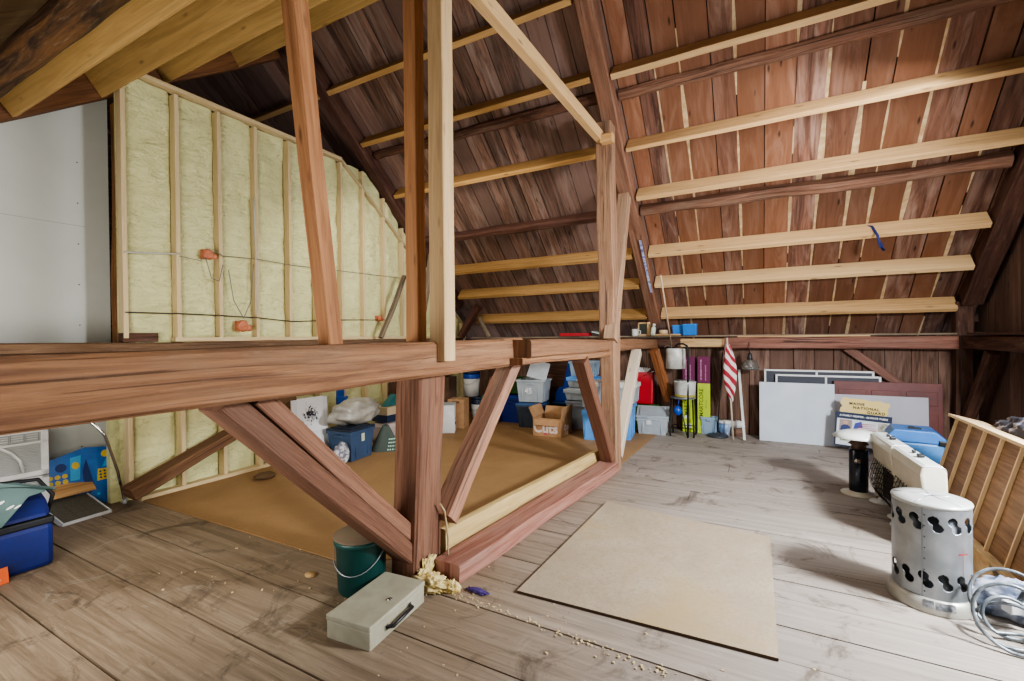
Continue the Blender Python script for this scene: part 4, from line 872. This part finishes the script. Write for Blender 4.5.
# open cardboard box
t = thing('cardboard_box', 'open cardboard box with white script print and flaps up', 'box', (-2.60, 6.02, .008), (0, 0, .02))
mb = MB(); w, d, h = .42, .42, .25
for sx in (-1, 1): mb.box((sx * w / 2, 0, h / 2), (.006, d, h))
for sy in (-1, 1): mb.box((0, sy * d / 2, h / 2), (w, .006, h))
mb.box((0, 0, .004), (w, d, .006)); mb.build('body', card, parent=t, loc=(0, 0, 0))
MB().box((0, 0, .08), (.006, d, .16)).build('flap', card, parent=t, loc=(-w / 2, 0, h), rot=(0, -.45, 0))
MB().box((0, 0, .08), (.006, d, .16)).build('flap', card, parent=t, loc=(w / 2, 0, h), rot=(0, .12, 0))
MB().box((0, 0, .06), (w, .006, .12)).build('flap', card, parent=t, loc=(0, d / 2, h), rot=(-.5, 0, 0))
MB().box((0, 0, .05), (w * .9, .006, .1)).build('flap', card, parent=t, loc=(0, -d / 2 + .01, h - .01), rot=(2.6, 0, 0))
text('Cuts', .19, P_('script_white', 'e0d0c8', .7), t, (-.02, -d / 2 - .004, .11), (PI / 2, 0, 0), bold=.006)
text('Cuts', .10, P_('script_white2', 'd8c4bc', .7), t, (w / 2 + .004, 0, .11), (PI / 2, 0, PI / 2), bold=.004)
MB().box((-.02, -d / 2 - .005, .035), (.05, .002, .03)).build('red_mark', P_('faded_red', 'b4585c', .7), parent=t, loc=(0, 0, 0)); MB().box((-.05, -d / 2 - .006, .17), (.07, .002, .014)).build('tape_mark', ink, parent=t, loc=(0, 0, 0))
# blue plastic scoop chair
t = thing('sled', 'glossy blue moulded plastic sled standing behind the cardboard box', 'sled', (-2.70, 6.82, .0))
mb = MB(); mb.prism([(-.17, .36), (.13, .36), (.14, .8), (.10, 1.02), (.06, 1.02), (.02, .8), (-.02, .62), (-.1, .58), (-.16, .5)], (0, -.1, 0), (1, 0, 0), (0, 0, 1), (0, .16, 0)); mb.build('shell', P_('gloss_blue', '163f9c', .18), parent=t, loc=(0, 0, 0), bevel=.035)
MB().box((-.01, -.02, .35), (.36, .24, .02)).build('rim', P_('gloss_blue2', '2a5a9c', .3), parent=t, loc=(0, 0, 0), bevel=.006)
MB().box((-.01, -.0, .17), (.28, .18, .34)).build('base', dkblue, parent=t, loc=(0, 0, 0), bevel=.01)
tag(MB().box((-2.98, 6.9, 1.02), (.32, .06, .04)).build('yellow_level', P_('yellow_tool', 'c8a82c', .5), bevel=.006), 'yellow bar shaped tool behind the clear tote 45, up under the beam', 'tool')
tag(MB().timber((-3.1, 6.97, .5), (-2.7, 6.97, .5), .1, 1.0, seg=2, jit=.002).build('dark_panel', M['olddark']), 'dark wooden panel behind the blue sled carrying the yellow tool', 'panel')
# red can on green tote
tote('storage_tote', 'low green tote under the red container at the back wall', (-1.5, 7.0, .0), .36, .14, .36, P_('green_plastic2', '4a8a3a', .5), None, 0, handles=False)
t = thing('red_container', 'tall red plastic container with white papers in the top', 'container', (-1.52, 6.99, .37))
MB().box((0, 0, .24), (.30, .12, .48), taper=.92).build('body', redp, parent=t, loc=(0, 0, 0), bevel=.02)
mb = MB()
for q in range(5): mb.box((-.06 + q * .03, .0, .5), (.022, .03, .1), Matrix.Rotation(.2 + q * .12, 3, 'Y'))
mb.build('papers', pap, parent=t, loc=(0, 0, 0))
tag(MB().cyl((-1.5, 6.88, .80), (-1.25, 6.86, .92), .004).build('metal_rod', chrome), 'thin metal rod sticking out above the red container', 'rod')
# things along the left side
t = thing('carton', 'white carton with black print next to the near post', 'carton', (-4.06, 5.50, .008), (0, 0, .55)); MB().box((0, 0, .2), (.22, .3, .4)).build('body', pap, parent=t, loc=(0, 0, 0), bevel=.003)
MB().box((.112, .02, .12), (.003, .14, .03)).box((.112, -.06, .19), (.003, .03, .015)).box((.112, .06, .19), (.003, .03, .015)).build('print', ink, parent=t, loc=(0, 0, 0)); MB().box((0, 0, .405), (.23, .31, .01)).build('lid_edge', P_('lid_grey2', 'b0b4b4', .6), parent=t, loc=(0, 0, 0))
t = thing('cardboard_box', 'plain upright cardboard box beside the white carton', 'box', (-4.12, 5.86, .008), (0, 0, .3)); MB().box((0, 0, .22), (.26, .28, .44)).build('body', card, parent=t, loc=(0, 0, 0), bevel=.003); MB().box((.0, -.142, .4), (.12, .003, .03)).build('print', P_('brown_ink', '6a4a34', .8), parent=t, loc=(0, 0, 0))
MB().box((0, 0, .442), (.03, .285, .003)).build('tape', P_('tape_tan', 'c8ac80', .4), parent=t, loc=(0, 0, 0))
t = thing('cardboard_box', 'dark brown box with a torn top behind the white carton', 'box', (-4.42, 5.95, .008), (0, 0, .2)); MB().box((0, 0, .38), (.24, .3, .76)).build('body', P_('dark_card', '5c4636', .85), parent=t, loc=(0, 0, 0), bevel=.004); MB().box((.05, 0, .8), (.1, .3, .006), Matrix.Rotation(-.6, 3, 'Y')).build('flap', card, parent=t, loc=(0, 0, 0))
def pail(loc, r, h, label, mats, handle=True):
    t = thing('bucket', label, 'bucket', loc); MB().lathe([(r * .86, 0), (r * .97, h * .72)], n=28).build('body', mats[0], parent=t, loc=(0, 0, 0)); MB().lathe([(r * .97, h * .72), (r, h * .74), (r, h * .92)], n=28).build('band', mats[1], parent=t, loc=(0, 0, 0))
    MB().lathe([(r * 1.05, h * .92), (r * 1.06, h), (r * .9, h), (r * .88, h * .97)], n=28).build('lid', mats[2], parent=t, loc=(0, 0, 0))
    MB().tube([(r * 1.03 * math.cos(a), -r * 1.02 * abs(math.sin(a)), h * .8 - h * .3 * math.sin(a)) for a in [PI * k / 12 for k in range(13)]], .003, 6).build('bail_handle', steel, parent=t, loc=(0, 0, 0)); return t
pail((-4.04, 6.3, .008), .11, .42, 'white bucket with dark blue rim on the floor, below another bucket', (white, dkblue, dkblue))
pail((-4.16, 6.3, .435), .14, .40, 'white bucket with wide blue top stacked on another bucket', (white, blue, dkblue))
t = thing('cardboard_box', 'brown open box tilted behind the knee brace of the near post', 'box', (-3.95, 6.68, .41), (0, .3, .4)); MB().box((0, 0, .15), (.3, .26, .26)).build('body', P_('card2', '8a6448', .85), parent=t, loc=(0, 0, 0)); MB().box((.06, -.135, .15), (.12, .01, .12), Matrix.Rotation(.78, 3, 'Y')).build('opening', black, parent=t, loc=(0, 0, 0))
t = thing('cardboard_box', 'low brown box on the floor under the yellow patterned bag', 'box', (-3.82, 6.3, .008), (0, 0, .1)); MB().box((0, 0, .13), (.26, .26, .26)).build('body', P_('card3', '7a5a42', .85), parent=t, loc=(0, 0, 0), bevel=.003); MB().box((-.02, 0, .262), (.03, .26, .003)).build('tape', P_('tape_tan2', 'b89a70', .4), parent=t, loc=(0, 0, 0))
blob('patterned_bag', 'yellow and teal patterned bag between bucket and knee brace', 'bag', (-3.84, 6.3, .37), (.13, .1, .11), P_('pattern_yellow', 'c8b43c', .7, c2='2f6a5c', ns=16, amt=.12), 4, .3, 30, 20, 2)
# blue tote with rubbish bag
t = tote('storage_tote', 'slate blue tote with open lid under the grey trash bag', (-4.20, 3.80, .008), .34, .40, .34, P_('slate_blue', '3c5270', .4), P_('slate_lid', '26303f', .4), .12)
MB().box((.172, .0, .25), (.004, .05, .09)).build('sticker', P_('sticker_green', 'c8d0b4', .6), parent=t, loc=(0, 0, 0))
blob('trash_bag', 'full pale grey plastic bag lying on the slate blue tote', 'bag', (-4.22, 3.88, .53), (.17, .34, .15), P_('bag_grey', 'a8a49a', .35, c2='8c887e', ns=5, bump=.5), 6, .22, 56, 36, 2, wr=.05)
t = thing('canvas_print', 'white canvas with black flower print leaning behind the tie brace', 'canvas', (-4.42, 3.44, .0), (0, -.05, 0)); MB().box((0, 0, .37), (.02, .46, .72)).build('canvas', pap, parent=t, loc=(0, 0, 0), bevel=.002)
def splash():
    m, nt, b_ = newmat('flower_ink'); co = nd(nt, 'ShaderNodeTexCoord').outputs['Object']
    n = noisetex(nt, co, 16, 5, 1.8, .7); g = nd(nt, 'ShaderNodeVectorMath', operation='DISTANCE'); nt.links.new(co, g.inputs[0]); g.inputs[1].default_value = (0, 0, 0)
    q = nd(nt, 'ShaderNodeMath', operation='MULTIPLY_ADD'); nt.links.new(g.outputs['Value'], q.inputs[0]); q.inputs[1].default_value = 1.7; nt.links.new(n, q.inputs[2])
    nt.links.new(ramp(nt, q.outputs[0], [(.58, hx('26222e')), (.63, hx('dcdcdc'))]), b_.inputs['Base Color']); return m
MB().box((0, 0, 0), (.002, .34, .38)).build('flower_print', splash(), parent=t, loc=(.011, 0, .55))
t = thing('printed_sheet', 'white sheet with dark oval print lying against the canvas', 'sheet', (-4.12, 3.33, .008), (0, -.55, .1)); MB().box((0, 0, .15), (.01, .34, .30)).build('sheet', pap, parent=t, loc=(0, 0, 0), bevel=.002)
MB().lathe([(0, 0), (.1, .001)], (.006, 0.02, .2), 22, 0, Matrix.Rotation(PI / 2, 3, 'Y'), caps=False, sx=.5).build('oval_print', P_('violet_black2', '2a2636', .7), parent=t, loc=(0, 0, 0))
blob('paper_bag', 'crumpled white printed bag in front of the slate blue tote', 'bag', (-4.02, 3.50, .13), (.06, .10, .13), P_('bag_print', 'd0d0d0', .7, c2='6a6a74', ns=22, amt=.3), 9, .3, 30, 20, 2, floor=.009)
t = thing('work_glove', 'blue work glove propped against the foam wall behind the canvas', 'glove', (-4.6, 3.98, .0))
MB().box((0, 0, .33), (.03, .04, .66)).build('stick', M['pale'], parent=t, loc=(0, 0, 0)); mb = MB(); mb.box((0.02, 0, .62), (.04, .11, .12))
for q in range(4): mb.box((.02, -.045 + q * .03, .72 - .008 * abs(q - 1.5)), (.03, .024, .11))
mb.box((.02, .085, .64), (.03, .03, .08), Matrix.Rotation(-.6, 3, 'X')); mb.build('glove', P_('glove_blue', '1f4f9c', .7), parent=t, loc=(0, 0, 0), bevel=.01)
t = thing('dotted_cloth', 'dark cloth bag with pale green dots right of the slate blue tote', 'bag', (-4.12, 4.28, .008)); mb = MB()
def cone(u, v): a = 2 * PI * u; r = (.19 - .15 * v) * (1 + .12 * math.sin(3 * a + 1)); return (r * math.cos(a), r * .9 * math.sin(a), .3 * v)
mb.grid(cone, 36, 12); mb.build('cloth', P_('olive_grey_cloth', '4c5650', .9), parent=t, loc=(0, 0, 0)); mb = MB()
for q in range(4):
    for r_ in range(7):
        u = (-.7 + r_ * .17 + q * .08) / (2 * PI); v = .08 + q * .13; p_ = V(cone(u % 1, v)); k = p_.copy(); k.z = 0; k.normalize(); mb.lathe([(.012, 0), (.008, .004)], p_ + k * .002, 8, 0, k.to_track_quat('Z', 'Y').to_matrix())
mb.build('dots', P_('mint_dots', 'b4dcc8', .6), parent=t, loc=(0, 0, 0))
t = thing('cardboard_box', 'beige box with navy bottom stacked beside the trash bag', 'box', (-4.42, 4.66, .29)); MB().box((0, 0, .14), (.26, .34, .1)).build('upper', P_('beige_card', 'b8a484', .8), parent=t, loc=(0, 0, 0)); MB().box((0, 0, .045), (.27, .36, .09)).build('lower', dkblue, parent=t, loc=(0, 0, 0))
t = thing('pillow', 'pale pillow under the beige and navy box', 'pillow', (-4.42, 4.68, .008)); mb = MB(); mb.box((0, 0, .13), (.32, .42, .27)); mb.build('body', P_('pillow_pale', 'b4a49c', .9), parent=t, loc=(0, 0, 0), bevel=.05)
t = tag(MB().prism([(-.15, 0), (.17, 0), (.15, .08), (.04, .15), (-.08, .06)], (-4.45, 4.68, .485), (0, 1, 0), (0, 0, 1), (.1, 0, 0)).build('teal_case', P_('teal_plastic', '2a6a6c', .5), bevel=.006), 'teal angular case on the beige box', 'case')
tag(MB().prism([(0, 0), (.1, 0), (.12, .03), (.02, .03)], (-4.2, 2.98, .009), (0, 1, 0), (1, 0, 0), (0, 0, .02)).build('paper_scrap', pap), 'white paper scrap on the hardboard near the foam wall', 'paper')
blob('rag', 'small dark rag on the hardboard beside the paper scrap', 'rag', (-4.36, 2.84, .03), (.08, .1, .035), P_('rag_dark', '6a5238', .9), 2, .4, 20, 12, 3, floor=.009)
tag(MB().box((-4.8, 5.72, 1.44), (.12, .2, .1)).build('teal_packet', P_('teal_print', '3fb0a8', .6, c2='1c4a50', ns=25, amt=.15), bevel=.004), 'teal packet on the girt between the upright studs', 'packet')
tag(MB().box((-2.6, 6.98, 1.425), (.5, .12, .05)).build('red_case', redp, bevel=.006), 'flat red case on the plate shelf left of the tall post', 'case')
tag(MB().box((-2.13, 6.92, 1.43), (.3, .2, .02), Matrix.Rotation(.25, 3, 'Y')).build('plastic_lid', P_('pale_lid', 'b8c4bc', .4), bevel=.004), 'pale plastic lid propped on the plate shelf beside the red case', 'sheet')  # a loose lid, drawn as a thin flat plate

# ------------------------------------------------------------------ green bucket, metal box, foam scrap at the post
t = thing('green_bucket', 'dark green bucket with wire handle behind the metal box', 'bucket', (-1.975, 1.85, 0))
MB().lathe([(.122, 0), (.128, .02), (.138, .29), (.143, .295), (.135, .29), (.12, .02), (.0, .015)], n=36, caps=False).build('body', P_('bucket_green', '14403c', .35), parent=t, loc=(0, 0, 0))
MB().lathe([(.142, .27), (.148, .275), (.148, .29), (.142, .295)], n=36, caps=False).build('rim', P_('bucket_green2', '1a4c46', .35), parent=t, loc=(0, 0, 0))
MB().lathe([(.0, .29), (.14, .292), (.15, .30), (.148, .306), (.0, .312)], n=36, caps=False).build('lid', P_('lid_brown', '7a6a58', .7), parent=t, loc=(0, 0, 0))
MB().tube([V((.146 * math.cos(a), -.146 * math.sin(a) - .003, .26 - .13 * math.sin(a))) for a in [PI * k / 16 for k in range(17)]], .003, 6).build('bail_handle', steel, parent=t, loc=(0, 0, 0), rot=(0, 0, .4))
gm = P_('grey_enamel_box', 'a39f8c', .42, c2='96927e', ns=12)
t = thing('metal_box', 'grey metal strongbox with black handle on the floor at the near post', 'box', (-1.672, 1.672, 0), (0, 0, .08))
MB().box((0, 0, .043), (.255, .42, .085)).build('body', gm, parent=t, loc=(0, 0, 0), bevel=.005)
MB().box((0, 0, .1), (.261, .426, .026)).build('lid', gm, parent=t, loc=(0, 0, 0), bevel=.005)
MB().tube([(.129, -.10, .05), (.16, -.085, .055), (.165, 0, .066), (.16, .06, .064), (.129, .075, .06)], .009, 8).build('handle', black, parent=t, loc=(0, 0, 0))
MB().box((.130, -.10, .05), (.008, .022, .024)).build('handle_mount', chrome, parent=t, loc=(0, 0, 0)); MB().box((.130, .075, .06), (.008, .022, .024)).build('handle_mount', chrome, parent=t, loc=(0, 0, 0))
MB().lathe([(.013, 0), (.013, .005), (.004, .007)], (.07, .0, .113), 16).build('lock', chrome, parent=t, loc=(0, 0, 0))
fy = P_('yellow_foam', 'd8cc9c', .9, c2='b89a54', ns=30)
o = blob('foam_scrap', 'crumbled yellow foam at the foot of the near post', 'foam', (-1.62, 2.02, .02), (.10, .06, .045), fy, 1, .5, 60, 40, 4, floor=.001, wr=.35)
tag(MB().tube([(-1.66, 2.16, .42), (-1.655, 2.20, .36), (-1.63, 2.2, .2), (-1.635, 2.2, .06)], .006, 8).build('rope', P_('rope_tan', 'b09870', .9)), 'short tan rope hanging beside the near post', 'rope')
blob('foam_scrap', 'crusty yellow foam stuck low on the face of the near post', 'foam', (-1.69, 2.08, .05), (.014, .06, .06), fy, 12, .8, 50, 34, 4, floor=.001, wr=.6)
blob('foam_scrap', 'small loose lump of yellow foam next to the purple rag', 'foam', (-1.50, 2.05, .015), (.045, .035, .03), fy, 14, .5, 44, 30, 4, floor=.001, wr=.4)
blob('purple_rag', 'small purple rag lying by the yellow foam crumbs', 'rag', (-1.36, 2.10, .008), (.06, .02, .010), P_('purple_cloth', '4c3a78', .8), 3, .7, 30, 16, 4, floor=.001)
mb = MB()
r3 = random.Random(9)
for q in range(260):
    x = r3.uniform(-1.7, .2); y = 2.03 - (x + 1.5) * .07 + r3.gauss(0, .018) if q < 170 else r3.uniform(1.3, 2.4)
    if q >= 170: x = r3.uniform(-3.2, .3)
    s = r3.uniform(.002, .006); mb.box((x, y, s * .4), (s * 2, s * 1.4, s), Matrix.Rotation(r3.random() * 3, 3, 'Z'))
o = tag(mb.build('wood_crumbs', P_('crumb_pale', 'd0bc94', .9)), 'pale wood and foam crumbs scattered along the near plank joint', 'debris'); o['kind'] = 'stuff'
tag(MB().lathe([(.03, 0), (.032, .006), (.0, .007)], (-2.34, 1.80, 0), 16, caps=False, sx=1.2).build('wood_disc', M['pale']), 'small pale wooden disc on the planks left of the green bucket', 'disc')

# ------------------------------------------------------------------ far left corner
def ac(z, label, h=.36):
    t = thing('air_conditioner', label, 'air conditioner', (-5.1, 1.14, z), (0, 0, -.03)); w = .58
    MB().box((0, 0, h / 2), (.28, w - .02, h - .01)).build('case', P_('ac_case', 'c8c8c0', .45), parent=t, loc=(0, 0, 0), bevel=.008)
    mb = MB(); X = .155
    for sy in (-1, 1): mb.box((X, sy * (w / 2 - .022), h / 2), (.035, .044, h))
    for zz2, hh in ((.02, .04), (h - .1, .02), (h - .012, .024)): mb.box((X, 0, zz2), (.035, w, hh))
    fr_ = mb.build('front_bezel', white, parent=t, loc=(0, 0, 0), bevel=.004)
    MB().box((.135, 0, h / 2), (.004, w - .06, h - .06)).build('dark_backing', P_('ac_dark', '3f4446', .6), parent=t, loc=(0, 0, 0))
    g = MB(); q = .05
    while q < h - .12: g.box((.152, 0, q), (.018, w - .08, .006)); q += .0125
    g.build('grille', P_('ac_grille', 'b8bab6', .5), parent=t, loc=(0, 0, 0))
    g = MB()
    for q in range(7): g.box((.152, -.24 + q * .08, h - .055), (.02, .006, .07))
    for q in range(4): g.box((.15, 0, h - .082 + q * .017), (.014, w - .09, .004))
    g.build('air_outlet_vane', P_('ac_vane', '9a9c9c', .5), parent=t, loc=(0, 0, 0))
    MB().tube([(.168, .02, h - .1), (.17, .09, h - .16), (.17, .13, .14), (.168, .15, .04)], .011, 8).build('swoosh_trim', white, parent=t, loc=(0, 0, 0))
    return t
ac(.36, 'upper white window air conditioner stacked against the white wall'); ac(0, 'lower white window air conditioner under the other one', .355)
t = thing('cooler_bag', 'royal blue soft cooler bag with black zipper band on the left floor', 'bag', (-4.09, .92, 0), (0, 0, .0))
bm_ = P_('royal_blue_nylon', '0c1f68', .6, c2='091850', ns=8, bump=.2)
MB().box((0, 0, .135), (.38, .46, .27)).build('body', bm_, parent=t, loc=(0, 0, 0), bevel=.03)
MB().box((0, 0, .285), (.385, .465, .045)).build('zipper_band', P_('black_nylon', '14161c', .6), parent=t, loc=(0, 0, 0), bevel=.012)
MB().prism([(-.19, 0), (.19, 0), (.10, .10), (-.02, .15), (-.12, .13)], (0, -.225, .31), (1, 0, 0), (0, 0, 1), (0, .45, 0)).build('lid', bm_, parent=t, loc=(0, 0, 0), bevel=.03)
MB().tube([(.06, .235, .3), (.1, .25, .42), (.04, .2, .52), (-.02, 0, .53), (.04, -.2, .5)], .012, 8).build('shoulder_strap', P_('black_nylon2', '14161c', .6), parent=t, loc=(0, 0, 0))
MB().box((.193, -.1, .12), (.006, .18, .012)).build('pocket_seam', black, parent=t, loc=(0, 0, 0))
t = tag(MB().box((0, 0, .045), (.006, .1, .09)).build('luggage_tag', P_('orange_card', 'd8622c', .6), loc=(-3.84, .885, .0), rot=(0, -.2, .1)), 'orange tag with white mark at the front of the blue bag', 'tag')
MB().prism([(-.02, 0), (.0, .02), (.018, 0), (.004, .03), (.012, .05), (-.004, .035), (-.02, .04), (-.006, .022)], (.004, 0, .022), (0, 1, 0), (0, 0, 1), (.001, 0, 0)).build('white_mark', pap, parent=t, loc=(0, 0, 0))
t = thing('teal_board', 'dull teal plastic board with cut-outs leaning over the blue bag', 'board', (-3.90, .92, .47), (0, 0, 0))
tl = P_('dull_teal', '3f5c58', .5, c2='344e4b')
MB().prism([(-.38, -.48), (-.28, -.48), (-.2, -.14), (-.02, -.14), (.10, .0), (.17, .01), (.19, .035), (.05, .10), (-.35, .16)], (.05, 0, 0), (0, 1, 0), (-.25, 0, .97), (.012, 0, .003)).build('panel', tl, parent=t, loc=(0, 0, 0), bevel=.003)
MB().prism([(-.35, .14), (.03, .08), (.20, .03), (.21, .01), (.19, .035), (-.02, .115), (-.35, .175)], (.06, 0, 0), (0, 1, 0), (-.25, 0, .97), (.05, 0, .01)).build('folded_edge', P_('dull_teal_dark', '3a5450', .5), parent=t, loc=(0, 0, 0))
mb = MB()
for a, b, r_ in ((-.02, .0, .022), (.02, -.035, .018), (.05, -.04, .016)):
    mb.prism([(a + r_ * math.cos(k / 12 * 2 * PI), b + r_ * .35 * math.sin(k / 12 * 2 * PI) + r_ * .4 * math.cos(k / 12 * 2 * PI)) for k in range(12)], (.0635, 0, .0), (0, 1, 0), (-.25, 0, .97), (.003, 0, .001))
mb.build('cutout', pap, parent=t, loc=(0, 0, 0))
# filter, plank, patterned board, cane
t = thing('air_filter', 'flat dark grey pleated air filter with white frame on the planks', 'filter', (-4.85, 1.54, .03), (.0, .28, .10))
mb = MB()
for sx in (-1, 1): mb.box((sx * .205, 0, .03), (.01, .3, .04))
for sy in (-1, 1): mb.box((0, sy * .15, .03), (.42, .01, .04))
mb.build('frame', pap, parent=t, loc=(0, 0, 0)); mb = MB()
for i in range(4):
    for j in range(3): mb.box((-.145 + i * .097, -.093 + j * .093, .037), (.096, .092, .022))
mb.build('filter_pads', P_('filter_grey', '625e52', .9, c2='545046', ns=60), parent=t, loc=(0, 0, 0))
tag(MB().box((0, 0, .01), (.12, .34, .012)).build('wood_plank', M['pine'], loc=(-4.99, 1.55, .175), rot=(0, .75, .1)), 'short tan board lying between filter and patterned board', 'board')
t = thing('patterned_board', 'bright blue board with yellow and light blue shapes leaning at the wall corner', 'board', (-4.98, 1.69, .0), (0, -.22, -.05))
MB().prism([(-.28, .02), (.2, -.0), (.26, .46), (.0, .50), (-.28, .42)], (0, 0, 0), (0, 1, 0), (0, 0, 1), (.012, 0, 0)).build('board', P_('bright_blue', '1268b4', .5, c2='0e5098', ns=7), parent=t, loc=(0, 0, 0))
YP = P_('yellow_paint', 'd4b83c', .6)
def dsc(a, b, r_, sx=1): return [(a + r_ * sx * math.cos(k / 16 * 2 * PI), b + r_ * math.sin(k / 16 * 2 * PI)) for k in range(16)]
U = (0, 1, 0); Z_ = (0, 0, 1); O = (.0125, 0, 0); T = (.002, 0, 0)
for p_ in (dsc(.13, .42, .03), dsc(.22, .10, .032), dsc(-.07, .36, .03, .8), [(.06, .2), (.16, .2), (.17, .29), (.07, .3)]): MB().prism(p_, O, U, Z_, T).build('yellow_shape', YP, parent=t, loc=(0, 0, 0))
for i in range(3):
    for j in range(3): MB().prism(dsc(-.23 + i * .045, .2 + j * .045, .018), O, U, Z_, T).build('yellow_shape', YP, parent=t, loc=(0, 0, 0))
LB_ = P_('cyan_paint', '3fa4d8', .6)
for p_ in ([(.1, .31), (.13, .38), (.16, .38), (.14, .31)], [(.16, .32), (.18, .38), (.21, .37), (.19, .31)], dsc(.02, .06, .015), dsc(.06, .09, .012), [(-.11, .24), (-.05, .24), (-.03, .44), (-.10, .43)]): MB().prism(p_, O, U, Z_, (.0012, 0, 0)).build('light_blue_shape', LB_, parent=t, loc=(0, 0, 0))
nv_ = MB()
for i in range(3):
    for j in range(3): nv_.prism(dsc(.085 + i * .028, .222 + j * .026, .008), (.0145, 0, 0), U, Z_, (.001, 0, 0))
nv_.prism(dsc(-.16, .36, .035), O, U, Z_, T); nv_.prism([(-.02, .06), (.04, .16), (.0, .4), (-.03, .3)], O, U, Z_, T)
nv_.build('navy_shapes', P_('navy_paint', '12306c', .6), parent=t, loc=(0, 0, 0))
t = thing('metal_cane', 'bent chrome cane leaning at the corner post', 'cane', (0, 0, 0)); t.location = (-4.8, 1.86, 0)
MB().tube([(0, .0, .02), (.07, -.07, .3), (.13, -.165, .60), (.135, -.18, .64), (.12, -.2, .68), (.08, -.26, .77), (.06, -.3, .79)], .011, 10).build('shaft', chrome, parent=t, loc=(0, 0, 0))
MB().lathe([(.016, 0), (.018, .03), (.012, .05)], (0, 0, 0), 12).build('rubber_tip', P_('tip_grey', 'b0b0b0', .6), parent=t, loc=(0, 0, 0))

#@@END@@

# ------------------------------------------------------------------ camera and light
def cam_matrix(yaw=-.4945, pit=-.00825, rol=-.00983):
    cy, sy = math.cos(yaw), math.sin(yaw); cp, sp = math.cos(pit), math.sin(pit); cr, sr = math.cos(rol), math.sin(rol)
    A = Matrix(((cy, -sy, 0), (0, 0, -1), (sy, cy, 0)))
    B = Matrix(((1, 0, 0), (0, cp, sp), (0, -sp, cp))); C = Matrix(((cr, -sr, 0), (sr, cr, 0), (0, 0, 1)))
    R = C @ B @ A                      # rows: right, down, forward
    return Matrix((R[0], -R[1], -R[2])).transposed()
cd = bpy.data.cameras.new('camera'); cam = bpy.data.objects.new('camera', cd); COL.objects.link(cam)
cam.matrix_world = Matrix.Translation((0, 0, 1.40)) @ cam_matrix().to_4x4()
cd.sensor_width = 36; cd.lens = 456.8 / 1024 * 36; cd.clip_start = .02
bpy.context.scene.camera = cam

def area(name, loc, target, size, power, col, sy=None):
    l = bpy.data.lights.new(name, 'AREA'); l.energy = power; l.color = col; l.size = size
    if sy: l.shape = 'RECTANGLE'; l.size_y = sy
    o = bpy.data.objects.new(name, l); COL.objects.link(o); o.location = loc
    o.rotation_euler = (V(target) - V(loc)).to_track_quat('-Z', 'Y').to_euler(); return o
area('window_light', (2.12, 3.2, 1.6), (-.6, 3.5, .8), 1.0, 38, (.86, .93, 1.0), 2.0)
area('sun_patch_light', (2.1, 2.6, 1.95), (.3, 3.5, .1), 0.35, 140, (.95, .97, 1.0), .3)
area('room_fill', (.3, -.8, 2.0), (-.8, 4, 2.2), 2.6, 9, (1.0, .92, .8), 1.6)
area('left_fill', (-2.6, .1, 1.0), (-4.8, 3.2, 2.0), 1.4, 30, (1.0, .93, .82), 1.2)
area('far_fill', (.6, 4.3, 3.3), (-.4, 6.6, .6), 1.8, 16, (.95, .97, 1.0), .8)
area('bay_fill', (-3.2, 4.0, 3.3), (-3.2, 5.2, .3), 1.8, 20, (1.0, .95, .86), 1.0)
w = bpy.data.worlds.new('world'); bpy.context.scene.world = w; w.use_nodes = True
w.node_tree.nodes['Background'].inputs[0].default_value = (.85, .9, 1, 1); w.node_tree.nodes['Background'].inputs[1].default_value = .6
sc = bpy.context.scene; sc.view_settings.view_transform = 'AgX'; sc.view_settings.look = 'AgX - Medium High Contrast'; sc.view_settings.exposure = .85
sc.cycles.use_denoising = True
